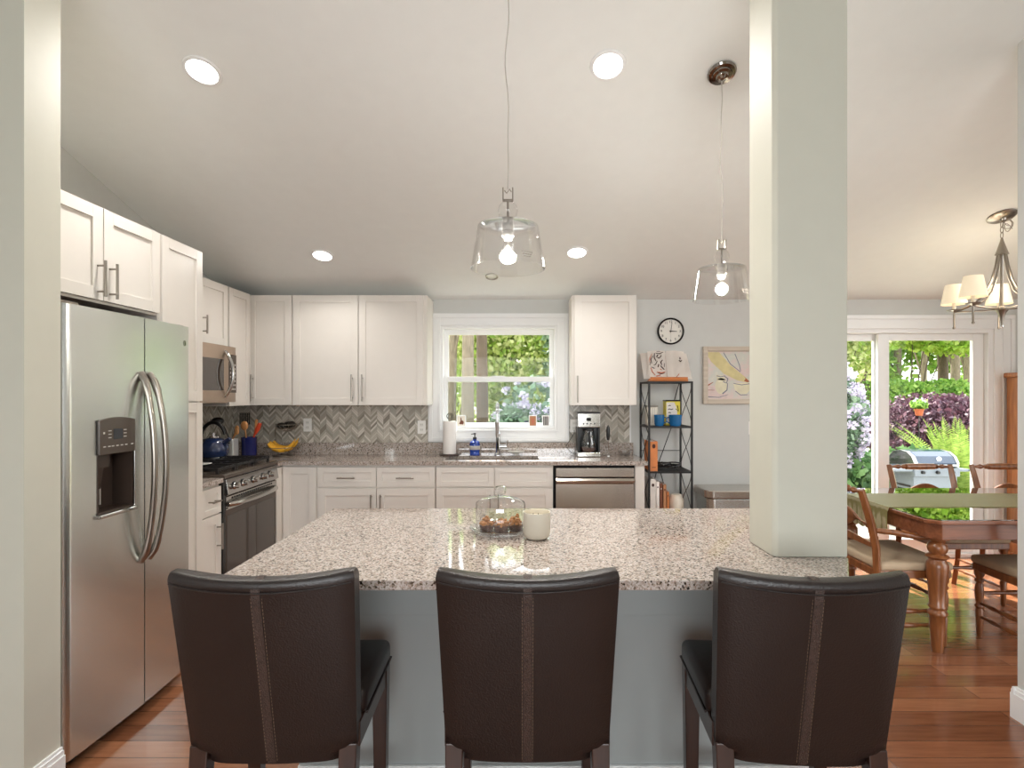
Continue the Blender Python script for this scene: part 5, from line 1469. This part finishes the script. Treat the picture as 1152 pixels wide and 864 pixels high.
bwx, bwy = 3.62, 3.42
tag(MB().lathe([(0, TZ + 0.006), (0.07, TZ + 0.006), (0.075, TZ + 0.012), (0.12, TZ + 0.045), (0.165, TZ + 0.095), (0.195, TZ + 0.145), (0.202, TZ + 0.15), (0.196, TZ + 0.152), (0.158, TZ + 0.10), (0.11, TZ + 0.055), (0, TZ + 0.02)], (bwx, bwy, 0), 48).build('serving_bowl', 'olive_china', None, smooth=50), 'large pale olive bowl on the dining table runner', 'bowl')

# ------------------------------------------------------------------ dining chairs
def dining_chair(arms, label):
    r = thing('dining_chair', (0, 0, 0), label, 'dining chair')
    hw = 0.265 if arms else 0.245
    d0, d1 = -0.22, 0.21
    # seat
    mb = MB(); mb.box(-hw + 0.01, hw - 0.01, d0 + 0.01, d1, 0.39, 0.435)
    fr_ = mb.build('seat_rail', 'chair_wood', r, bevel=0.006)
    mb = MB().rbox(-hw + 0.008, hw - 0.008, d0 + 0.02, d1 + 0.015, 0.432, 0.478, 0.018, 4)
    for v in mb.bm.verts:
        if v.co.z > 0.46: v.co.z += 0.014 * (1 - (v.co.x / hw) ** 2)
    mb.build('seat', 'beige_fabric', r, smooth=60)
    tl = [(0.0, 0.0), (0.012, 0.0), (0.015, 0.01), (0.017, 0.10), (0.020, 0.16), (0.015, 0.168), (0.022, 0.178), (0.022, 0.186), (0.015, 0.196), (0.020, 0.22), (0.024, 0.27), (0.019, 0.31), (0.015, 0.32), (0.024, 0.332), (0.024, 0.34), (0.016, 0.35), (0.026, 0.37), (0.026, 0.40), (0, 0.40)]
    for s in (-1, 1):
        MB().lathe(tl, (s * (hw - 0.03), d1 - 0.03, 0), 18).build('leg', 'chair_wood', r, smooth=50)
        # back leg and post as one curved member
        pts = [(s * (hw - 0.025), d0 - 0.03, 0.0), (s * (hw - 0.02), d0 + 0.0, 0.20), (s * (hw - 0.018), d0 + 0.012, 0.42), (s * (hw - 0.018), d0 + 0.005, 0.56), (s * (hw - 0.016), d0 - 0.025, 0.70), (s * (hw - 0.012), d0 - 0.065, 0.83), (s * (hw - 0.010), d0 - 0.088, 0.90)]
        mb = MB(); mb.tube(pts, [0.021, 0.021, 0.026, 0.026, 0.026, 0.025, 0.022], 4)
        mb.build('post', 'chair_wood', r, bevel=0.005)
    # turned crest rail with a thick middle cylinder
    def turned(x0, x1, y, z, m, body=0.022, name='crest_rail', mid=0.36):
        L = x1 - x0
        pr = [(0.0, 0.008), (0.03, 0.013), (0.05, 0.010), (0.10, 0.012), (0.14, 0.019), (0.18, 0.012), (0.20, 0.010), (0.22, 0.018), (0.235, 0.019), (0.25, 0.011), (0.27, body), (0.30, body), (0.5, body + 0.002)]
        prof = [(0, x0)] + [(b, x0 + L * a) for a, b in pr] + [(b, x1 - L * a) for a, b in pr[::-1][1:]] + [(0, x1)]
        MB().lathe(prof, (0, y, z), 18, axis=0).build(name, m, r, smooth=50)
    turned(-hw + 0.01, hw - 0.01, d0 - 0.085, 0.885, 'chair_wood', 0.023)
    # scrolled middle slat
    pts = []
    up, dn = [], []
    for k in range(25):
        t = -1 + 2 * k / 24
        x = t * (hw - 0.035)
        up.append((x, 0.72 + 0.035 * math.cos(t * PI) * (1 if abs(t) < 0.8 else 0.8) + 0.01))
        dn.append((x, 0.675 - 0.03 * math.cos(t * 1.5 * PI)))
    mb = MB().poly_prism(up + dn[::-1], 1, d0 - 0.040, d0 - 0.024); mb.build('slat', 'chair_wood', r, bevel=0.003)
    mb = MB(); z0 = 0.56
    mb.poly_prism([(-hw + 0.035, z0), (hw - 0.035, z0), (hw - 0.035, z0 + 0.025), (0.0, z0 + 0.045), (-hw + 0.035, z0 + 0.025)], 1, d0 - 0.008, d0 + 0.006); mb.build('lower_slat', 'chair_wood', r, bevel=0.003)
    def stretcher(a, b):
        a = Vector(a); b = Vector(b); n = 12
        pts = [a.lerp(b, k / n) for k in range(n + 1)]
        rr = [0.008, 0.009, 0.010, 0.013, 0.009, 0.013, 0.015, 0.013, 0.009, 0.013, 0.010, 0.009, 0.008]
        MB().tube(pts, rr, 10).build('stretcher', 'chair_wood', r, smooth=50)
    stretcher((-hw + 0.03, d1 - 0.03, 0.26), (hw - 0.03, d1 - 0.03, 0.26))
    for s in (-1, 1):
        stretcher((s * (hw - 0.03), d1 - 0.03, 0.20), (s * (hw - 0.022), d0 - 0.005, 0.20))
        stretcher((s * (hw - 0.03), d1 - 0.03, 0.12), (s * (hw - 0.023), d0 - 0.015, 0.12))
    if arms:
        for s in (-1, 1):
            x = s * (hw - 0.005)
            MB().tube([(x - s * 0.01, d0 - 0.0, 0.665), (x, d0 + 0.10, 0.655), (x + s * 0.006, d0 + 0.22, 0.635), (x, d1 - 0.08, 0.632), (x, d1 - 0.03, 0.63)], [0.015, 0.017, 0.019, 0.022, 0.018], 10).build('arm', 'chair_wood', r, smooth=50)
            MB().lathe([(0, 0.40), (0.014, 0.40), (0.018, 0.46), (0.012, 0.475), (0.019, 0.49), (0.013, 0.505), (0.017, 0.56), (0.012, 0.63), (0, 0.63)], (x, d1 - 0.10, 0), 14).build('arm_post', 'chair_wood', r, smooth=50)
    return r
a = dining_chair(True, 'wooden dining armchair with beige seat at the left end of the table')
a.location = (2.235, 3.345, 0); a.rotation_euler = (0, 0, -PI / 2)
c0 = dining_chair(False, 'wooden dining chair on the far side of the table, in front of the grill')
c0.location = (3.065, 3.88, 0); c0.rotation_euler = (0, 0, PI)
c1 = copy_tree(c0); c1.location = (3.70, 3.88, 0); c1['label'] = 'wooden dining chair on the far side of the table, behind the olive bowl'
c2 = copy_tree(c0); c2.location = (2.935, 3.05, 0); c2.rotation_euler = (0, 0, 0); c2['label'] = 'wooden dining chair with beige seat tucked in on the near side of the table'
for o in (c0, c1, c2): o['group'] = 'side chairs around the dining table'

# ------------------------------------------------------------------ hutch
hx0, hx1, hy0, hy1, hz = 4.40, 4.95, 4.35, 4.775, 1.63
hx0 = 4.245; hx1 = 5.0; hy0 = 4.60; hy1 = 4.755; hz = 1.63
r = thing('china_cabinet', ((hx0 + hx1) / 2, (hy0 + hy1) / 2, 0), 'tall oak brown cabinet standing against the wall right of the sliding door', 'cabinet')
MB().box(hx0, hx1, hy0, hy1, 0.08, hz - 0.04).build('body', 'hutch_wood', r, bevel=0.003)
MB().box(hx0 - 0.03, hx1 + 0.03, hy0 - 0.03, hy1, hz - 0.04, hz).build('cornice', 'hutch_wood', r, bevel=0.008)
MB().box(hx0 - 0.01, hx1 + 0.01, hy0 - 0.01, hy1, 0, 0.08).build('plinth', 'hutch_wood', r, bevel=0.003)
for k in range(2):
    w2 = (hx1 - hx0) / 2; xa = hx0 + k * w2 + 0.01; xb = hx0 + (k + 1) * w2 - 0.01
    mb = MB(); frame_boxes(mb, xa, xb, 0.12, hz - 0.08, 0.06, hy0 - 0.02, hy0); d = mb.build('door', 'hutch_wood', r, bevel=0.003)
    MB().box(xa + 0.055, xb - 0.055, hy0 - 0.01, hy0, 0.17, hz - 0.13).build('door_panel', 'hutch_wood', d)
    MB().sphere((xb - 0.03 if k == 0 else xa + 0.03, hy0 - 0.03, 0.9), 0.012, 2).build('knob', 'nickel', d, smooth=True)

# ------------------------------------------------------------------ chandelier
hx, hy = 3.20, 3.62
zc = cz(hy)
r = thing('chandelier', (hx, hy, zc), 'brushed nickel chandelier with cream fabric shades above the dining table', 'chandelier')
mb = MB().lathe([(0, 0), (0.078, 0), (0.082, -0.006), (0.07, -0.016), (0.02, -0.026), (0.014, -0.04), (0, -0.044)], (0, 0, 0), 36)
mb.xform(Matrix.Translation((hx, hy, zc)) @ Matrix.Rotation(-math.atan(0.3), 4, 'X')).build('canopy', 'nickel', r, smooth=True)
mb = MB()
z = zc - 0.04; i = 0
while z > 2.49:
    vert = [(0.010 * math.cos(t), 0.022 * math.sin(t)) for t in [2 * PI * k / 12 for k in range(13)]]
    if i % 2: mb.tube([(hx + u, hy, z - 0.018 + v) for u, v in vert], 0.0025, 6)
    else: mb.tube([(hx, hy + u, z - 0.018 + v) for u, v in vert], 0.0025, 6)
    z -= 0.036; i += 1
mb.tube([(hx + 0.03 + 0.03 * math.cos(k * 0.7) , hy - 0.01 + 0.01 * math.sin(k), 2.545 + 0.032 * math.sin(k * 0.7) + 0.002 * k) for k in range(26)], 0.0025, 6)
mb.build('chain', 'nickel', r, smooth=True)
MB().lathe([(0, 2.49), (0.006, 2.485), (0.012, 2.46), (0.034, 2.385), (0.038, 2.375), (0.0, 2.372)], (hx, hy, 0), 28).build('cap_cone', 'nickel', r, smooth=True)
MB().lathe([(0, 1.90), (0.006, 1.905), (0.010, 1.95), (0.022, 1.985), (0.036, 2.005), (0.034, 2.02), (0.012, 2.03), (0.008, 2.05), (0.008, 2.375), (0, 2.376)], (hx, hy, 0), 24).build('hub', 'nickel', r, smooth=True)
MB().lathe([(0, 1.885), (0.010, 1.892), (0.010, 1.902), (0, 1.908)], (hx, hy, 0), 16).build('finial', 'chrome', r, smooth=True)
for k in range(5):
    a = math.radians(196 + 72 * k)
    ca, sa = math.cos(a), math.sin(a)
    R_ = 0.262
    P_ = lambda q, z: (hx + q * ca, hy + q * sa, z)
    am = MB().tube([P_(0.022, 2.38), P_(0.035, 2.30), P_(0.055, 2.21), P_(0.095, 2.12), P_(0.16, 2.06), P_(0.22, 2.035), P_(R_, 2.03)], 0.0065, 8).tube([P_(0.03, 2.012), P_(0.12, 2.014), P_(R_, 2.022)], 0.005, 8).build('arm', 'nickel', r, smooth=True)
    MB().lathe([(0, 1.90), (0.009, 1.905), (0.009, 1.915), (0.006, 1.92), (0.006, 2.02), (0.014, 2.028), (0.04, 2.034), (0.044, 2.04), (0.0, 2.042)], P_(R_, 0), 20).build('candle_cup', 'nickel', am, smooth=True)
    MB().lathe([(0, 2.042), (0.012, 2.042), (0.012, 2.13), (0, 2.13)], P_(R_, 0), 14).build('candle_sleeve', 'white_china', am, smooth=True)
    mb = MB(); mb.cap = False
    mb.lathe([(0.077, 2.078), (0.052, 2.215), (0.0505, 2.215), (0.0755, 2.078)], P_(R_, 0), 32, closed=True)
    mb.build('lamp_shade', 'lamp_shade', r, smooth=True)
    MB().sphere(P_(R_, 2.148), 0.018, 2, (1, 1, 1.3)).build('bulb', 'bulb', r, smooth=True)
ld = bpy.data.lights.new('chandelier glow', 'POINT'); ld.energy = 4; ld.color = (1, 0.85, 0.66); ld.shadow_soft_size = 0.12
lo = bpy.data.objects.new('chandelier_glow', ld); col().objects.link(lo); lo.parent = r; lo.location = (0, 0, 2.17 - zc)

# ------------------------------------------------------------------ outdoors
GZ = -0.47
rng = np.random.default_rng(5)
def mesh_np(name, verts, faces_n, m, parent=None, loc=(0, 0, 0)):
    """verts (N,faces_n,3) polygons"""
    n = verts.shape[0]; k = faces_n
    me = bpy.data.meshes.new(name)
    me.vertices.add(n * k); me.vertices.foreach_set('co', verts.reshape(-1).astype(np.float32))
    me.loops.add(n * k); me.loops.foreach_set('vertex_index', np.arange(n * k, dtype=np.int32))
    me.polygons.add(n); me.polygons.foreach_set('loop_start', np.arange(0, n * k, k, dtype=np.int32))
    me.polygons.foreach_set('loop_total', np.full(n, k, dtype=np.int32))
    me.update(calc_edges=True)
    me.materials.append(M[m])
    o = bpy.data.objects.new(name, me); col().objects.link(o)
    o.parent = parent; o.location = loc
    return o
def leaves(centres, size, flat=0.0, elong=1.7, rnd=0.35):
    n = len(centres)
    a = rng.normal(size=(n, 3)); a[:, 2] *= (1 - flat); a /= np.linalg.norm(a, axis=1, keepdims=True)
    b = rng.normal(size=(n, 3)); b -= (b * a).sum(1, keepdims=True) * a; b /= np.linalg.norm(b, axis=1, keepdims=True)
    s = size * (1 + rnd * rng.normal(size=(n, 1))).clip(0.4, 1.8)
    L = a * s * elong / 2; W = b * s / 2
    c = centres
    return np.stack([c - L, c - L * 0.1 + W, c + L, c - L * 0.1 - W], axis=1)
def blob_points(n, c, rad, shell=0.5):
    d = rng.normal(size=(n, 3)); d /= np.linalg.norm(d, axis=1, keepdims=True)
    q = (shell + (1 - shell) * rng.random((n, 1))) 
    return np.array(c) + d * q * np.array(rad)
struct(MB().box(-30, 45, YB + 0.16, 60, GZ - 0.2, GZ), 'ground', 'lawn')
struct(MB().box(2.0, 7.0, YB + 0.155, 8.15, GZ + 0.0005, GZ + 0.05), 'patio', mat('pale patio concrete', srgb(196, 190, 176), 0.85, var=0.08, bump=0.2))

def bush(name, label, cat, c, rad, n, size, m, group=None, blossoms=0, bsize=0.09, stems=True):
    r = thing(name, (c[0], c[1], GZ), label, cat, group)
    ctr = (0, 0, c[2] - GZ)
    subs = []
    k = 14
    for i in range(k):
        d = rng.normal(size=3); d /= np.linalg.norm(d)
        subs.append((np.array(ctr) + d * np.array(rad) * 0.55, np.array(rad) * (0.42 + 0.2 * rng.random())))
    pts = np.concatenate([blob_points(n // k, s[0], s[1], 0.7) for s in subs])
    pts = pts[pts[:, 2] > 0.02]
    mesh_np('foliage', leaves(pts, size), 4, m, r)
    if stems:
        mb = MB(); ROOT[r.name] = Vector((0, 0, 0))
        for i in range(6):
            s = subs[i][0]
            mb.tube([(0.05 * math.cos(i), 0.05 * math.sin(i), 0), (s[0] * 0.4, s[1] * 0.4, s[2] * 0.5), tuple(s)], [0.03, 0.02, 0.01], 6)
        mb.build('stem', 'bark_dark', r, smooth=True)
    if blossoms:
        cl = []
        for i in range(blossoms):
            s = subs[int(rng.integers(k))]
            d = rng.normal(size=3); d[1] -= 0.5; d[2] += 0.15; d /= np.linalg.norm(d)
            p = s[0] + d * s[1] * 1.0
            if p[2] < 0.1: continue
            q = blob_points(34, p, (bsize, bsize, bsize * 0.8), 0.8)
            cl.append(leaves(q, bsize * 0.62, 0.2, 1.1))
        o = mesh_np('blossom', np.concatenate(cl), 4, 'blossom', r)
        o['kind'] = 'stuff'; o['label'] = 'pale lilac flower clusters'
    return r
bush('rhododendron_bush', 'rhododendron in lilac flower seen low in the kitchen window', 'bush', (0.45, 8.3, 0.70), (1.15, 0.7, 0.95), 9000, 0.06, 'leaf_dark', None, 420, 0.07)
bush('rhododendron_bush', 'tall rhododendron covered in pale lilac flowers seen through the left door panel', 'bush', (4.75, 8.9, 1.0), (0.80, 0.8, 1.05), 7000, 0.065, 'leaf_dark', None, 270, 0.075)
bush('maple_shrub', 'broad dark purple laceleaf maple mound beyond the grill', 'shrub', (9.7, 12.6, 0.35), (2.9, 1.3, 1.2), 36000, 0.055, 'leaf_purple')
bush('green_shrub', 'low green leafy shrub at the foot of the tall rhododendron', 'shrub', (5.75, 8.6, 0.0), (0.9, 0.6, 0.5), 5000, 0.075, 'leaf_hosta', 'low green shrubs by the patio')
bush('green_shrub', 'low green leafy shrub right behind the grill lid', 'shrub', (6.6, 9.4, 0.1), (0.9, 0.6, 0.55), 5000, 0.075, 'leaf_hosta', 'low green shrubs by the patio')
bush('evergreen_shrub', 'dark bluish evergreen behind the rhododendron in the kitchen window', 'shrub', (1.6, 14.5, 2.4), (1.5, 1.2, 2.0), 12000, 0.085, 'leaf_dark')

# fern
r = thing('fern', (7.28, 9.0, GZ), 'bright green fern with arching fronds right of the grill', 'fern')
for k in range(46):
    a = 2 * PI * k / 46 + rng.random() * 0.3; L = 1.35 + 0.4 * rng.random(); lean = 0.28 + 0.45 * rng.random()
    V = []; prev = None
    for j in range(44):
        t = j / 43
        rad_ = lean * L * t ** 1.5; z_ = L * (t - 0.28 * lean * t ** 3)
        p = np.array([rad_ * math.cos(a), rad_ * math.sin(a), z_])
        side = np.array([-math.sin(a), math.cos(a), 0.05])
        wl_ = 0.17 * math.sin(PI * min(1, 0.12 + 0.9 * t)) * (0.8 + 0.3 * rng.random())
        up_ = np.array([0.1 * math.cos(a), 0.1 * math.sin(a), 0.5])
        for sg in (-1, 1):
            tip = p + side * wl_ * sg + up_ * 0.08
            base2 = p + np.array([0, 0, 0.018]); mid = (p + tip) / 2
            V.append([p, mid + np.array([0, 0, -0.009]), tip, mid + np.array([0, 0, 0.014])])
    mesh_np('frond', np.array(V), 4, 'leaf_fern', r)

# trees
def tree_mesh(H, crown_c, crown_r, n, size, leafm, trunk_r, bend, r, barkm='bark', nb=12, base_leaf=0):
    ROOT[r.name] = Vector((0, 0, 0))
    mb = MB()
    pts = [(bend * math.sin(t * 2.2) * t, bend * 0.4 * math.sin(t * 3), H * t) for t in [k / 8 for k in range(9)]]
    mb.tube(pts, [trunk_r * (1.25 - 0.95 * k / 8) if k else trunk_r * 1.5 for k in range(9)], 12)
    mb.build('trunk', barkm, r, smooth=True)
    subs = []
    for i in range(nb):
        d = rng.normal(size=3); d /= np.linalg.norm(d)
        subs.append((np.array(crown_c) + d * np.array(crown_r) * 0.6, np.array(crown_r) * (0.35 + 0.2 * rng.random())))
    mb = MB()
    for i in range(min(8, nb)):
        t = 0.35 + 0.06 * i; q = pts[min(8, int(t * 8))]; s = subs[i][0]
        mb.tube([q, ((q[0] + s[0]) / 2, (q[1] + s[1]) / 2, (q[2] + s[2]) / 2 + 0.2), tuple(s)], [trunk_r * 0.35, trunk_r * 0.2, 0.02], 6)
    mb.build('branches', barkm, r, smooth=True)
    P = np.concatenate([blob_points(n // nb, s[0], s[1], 0.35) for s in subs])
    mesh_np('crown', leaves(P, size, 0.3), 4, leafm, r)
def tree(x, y, label, group=None, H=9, cc=5.6, cr=(2.6, 2.4, 2.8), n=9000, size=0.17, m='leaf_tree', tr=0.18, bend=0.3, bark='bark'):
    r = thing('tree', (x, y, GZ), label, 'tree', group)
    tree_mesh(H, (0, 0, cc), cr, n, size, m, tr, bend, r, bark)
    return r
# the three trunks seen in the kitchen window
def px(x, Y): return (x - 588) / 610 * Y
tree(px(507, 15), 15.0, 'slim tree trunk at the far left of the kitchen window', H=11, cc=8.4, tr=0.12, n=5000)
tree(px(526, 12), 12.0, 'thick grey tree trunk left of centre in the kitchen window', H=11, cc=8.2, tr=0.13, n=6000, bend=0.05)
tree(px(543, 13), 13.0, 'dark tree trunk beside the thick grey one in the kitchen window', H=11, cc=8.4, tr=0.13, n=6000, bend=-0.1, bark='bark_dark')
# leafy trees whose foliage fills the window
bush('leafy_sapling', 'pale yellow-green young tree filling the kitchen window above the rhododendron', 'tree', (-0.15, 17.0, 3.0), (2.2, 1.4, 2.6), 20000, 0.095, 'leaf_pale')
bush('leafy_sapling', 'pale sparse young tree behind the trunks in the kitchen window', 'tree', (-2.4, 19.0, 2.6), (1.8, 1.3, 2.6), 5000, 0.10, 'leaf_pale')
bush('leafy_sapling', 'pale young tree seen at the top of the left door panel', 'tree', (9.4, 16.0, 3.6), (1.7, 1.4, 1.7), 9000, 0.10, 'leaf_pale')
bush('leafy_sapling', 'bright green understory tree straight above the purple maple mound', 'tree', (13.6, 19.0, 4.6), (4.2, 1.8, 2.0), 22000, 0.11, 'leaf_tree')
bush('leafy_sapling', 'mid green understory shrub behind the purple maple mound', 'tree', (13.4, 18.0, 1.1), (3.0, 1.2, 1.0), 14000, 0.09, 'leaf_tree2')
tree(px(1060, 20), 20.0, 'dark leaning trunk showing in the middle of the right door panel', H=10, cc=7.8, tr=0.17, n=2200, bend=-0.5, bark='bark_dark')
tree(px(1040, 24), 24.0, 'thin forked trunk left of the dark leaning trunk behind the maple', H=10, cc=7.6, tr=0.12, n=2000, bend=0.4)
tree(px(1075, 25), 25.0, 'pale thick trunk right of the dark leaning trunk behind the maple', H=11, cc=8, tr=0.19, n=2200, bend=0.1)
tree(px(1088, 22), 22.0, 'second pale trunk near the right edge of the door glass', H=10, cc=7.8, tr=0.13, n=2000, bend=-0.1)
tree(px(978, 18), 18.0, 'dark trunk at the top of the left door panel behind the rhododendron', H=10, cc=7.5, tr=0.24, n=5000, bark='bark_dark')
base = tree(px(1010, 30), 30.0, 'leafy woodland tree in the band behind the garden', 'woodland trees behind the garden', H=12, cc=4.8, cr=(4.2, 3.0, 4.4), n=5200, size=0.22, m='leaf_tree2', tr=0.2)
for i, (x, y, s) in enumerate([(-9, 30, 1.0), (-5, 33, 1.1), (-1.5, 29, 0.95), (3, 32, 1.05), (7, 31, 0.95), (11.5, 33, 1.1), (16, 31, 1.0), (25, 30, 1.1), (29, 34, 1.2), (20, 36, 1.2), (33, 32, 1.1)]):
    o = copy_tree(base); o.location = (x, y, GZ); o.scale = (s, s, s); o.rotation_euler = (0, 0, i * 1.3)

# flower pot on a post before the maple
pxx, pyy = px(1034, 9.6), 9.6
r = thing('hanging_flower_pot', (pxx, pyy, GZ), 'terracotta pot of greenery on a thin pole before the purple maple', 'flower pot')
z = 1.44 - 0.0 - 0.27
MB().lathe([(0, z - 0.1), (0.05, z - 0.1), (0.072, z), (0.078, z), (0.078, z + 0.02), (0.07, z + 0.02), (0, z + 0.01)], (pxx, pyy, 0), 20).build('pot', 'clay', r, smooth=50)
MB().tube([(pxx, pyy, GZ), (pxx, pyy, z - 0.1)], 0.008, 8).build('pole', 'iron', r)
mesh_np('greenery', leaves(blob_points(350, (0, 0, z - GZ + 0.09), (0.13, 0.13, 0.09), 0.2), 0.05), 4, 'leaf_tree2', r)
mesh_np('flowers', leaves(blob_points(36, (0, 0, z - GZ + 0.15), (0.12, 0.12, 0.06), 0.6), 0.04), 4, 'blossom', r)

# grill
gx, gy = 4.50, 6.05
r = thing('gas_grill', (gx, gy, -0.25), 'gas grill with a blue-black lid and silver cart outside the sliding door', 'grill')
g0 = -0.25
def lidprof(s=1.0):
    return [(gy - 0.28 * s, 0.62), (gy - 0.285 * s, 0.68), (gy - 0.23 * s, 0.77), (gy - 0.13 * s, 0.825), (gy + 0.0, 0.84), (gy + 0.14 * s, 0.81), (gy + 0.22 * s, 0.74), (gy + 0.23 * s, 0.62)]
MB().poly_prism(lidprof(), 0, gx - 0.25, gx + 0.27).build('lid', 'grill_lid', r, bevel=0.015)
MB().poly_prism(lidprof(1.03), 0, gx - 0.30, gx - 0.251).poly_prism(lidprof(1.03), 0, gx + 0.271, gx + 0.31).build('lid_end_caps', 'steel_bright', r, bevel=0.01)
MB().tube([(gx - 0.22, gy - 0.33, 0.655), (gx + 0.26, gy - 0.33, 0.655)], 0.014, 10).box(gx - 0.22, gx - 0.19, gy - 0.33, gy - 0.28, 0.645, 0.665).box(gx + 0.23, gx + 0.26, gy - 0.33, gy - 0.28, 0.645, 0.665).build('lid_handle', 'steel_bright', r)
MB().lathe([(0, 0), (0.032, 0), (0.032, 0.006), (0, 0.008)], (gx + 0.05, gy - 0.262, 0.735), 24, axis=1).build('lid_gauge', 'white_china', r)
MB().box(gx - 0.15, gx - 0.07, gy - 0.292, gy - 0.284, 0.635, 0.67).build('name_plate', 'mark', r)
MB().rbox(gx - 0.30, gx + 0.31, gy - 0.30, gy + 0.24, 0.50, 0.615, 0.01).build('firebox', 'grill_cart', r)
k_ = MB()
for q in (-0.2, 0.0, 0.2): k_.lathe([(0, 0), (0.024, 0), (0.02, 0.03), (0, 0.032)], (gx + q, gy - 0.30, 0.56), 16, axis=1)
k_.build('knobs', 'black_plastic', r)
MB().box(gx - 0.29, gx + 0.30, gy - 0.26, gy + 0.22, g0 + 0.10, 0.50).build('cart', 'grill_cart', r, bevel=0.006)
mb = MB()
for q in range(5): mb.box(gx - 0.295, gx - 0.29, gy - 0.2, gy + 0.15, 0.1 + q * 0.06, 0.13 + q * 0.06)
mb.build('cart_vents', 'gap', r)
for sx_ in (-1, 1): MB().rbox(gx + (0.31 if sx_ > 0 else -0.56), gx + (0.46 if sx_ > 0 else -0.30), gy - 0.27, gy + 0.2, 0.565, 0.60, 0.008).build('side_shelf', 'grill_cart', r)
MB().tube([(gx + 0.45, gy - 0.27, 0.585), (gx + 0.48, gy - 0.30, 0.56), (gx + 0.485, gy - 0.30, 0.46)], 0.011, 8).build('tool_hook', 'grill_lid', r)
for sx_ in (-0.23, 0.24):
    for sy_ in (-0.2, 0.16): MB().lathe([(0, -0.02), (0.045, -0.02), (0.045, 0.02), (0, 0.02)], (gx + sx_, gy + sy_, g0 + 0.0455), 18, axis=0).tube([(gx + sx_, gy + sy_, g0 + 0.045), (gx + sx_, gy + sy_, g0 + 0.11)], 0.01, 6).build('wheel', 'black_plastic', r)
r.location = (5.60, 7.62, GZ + 0.0505)
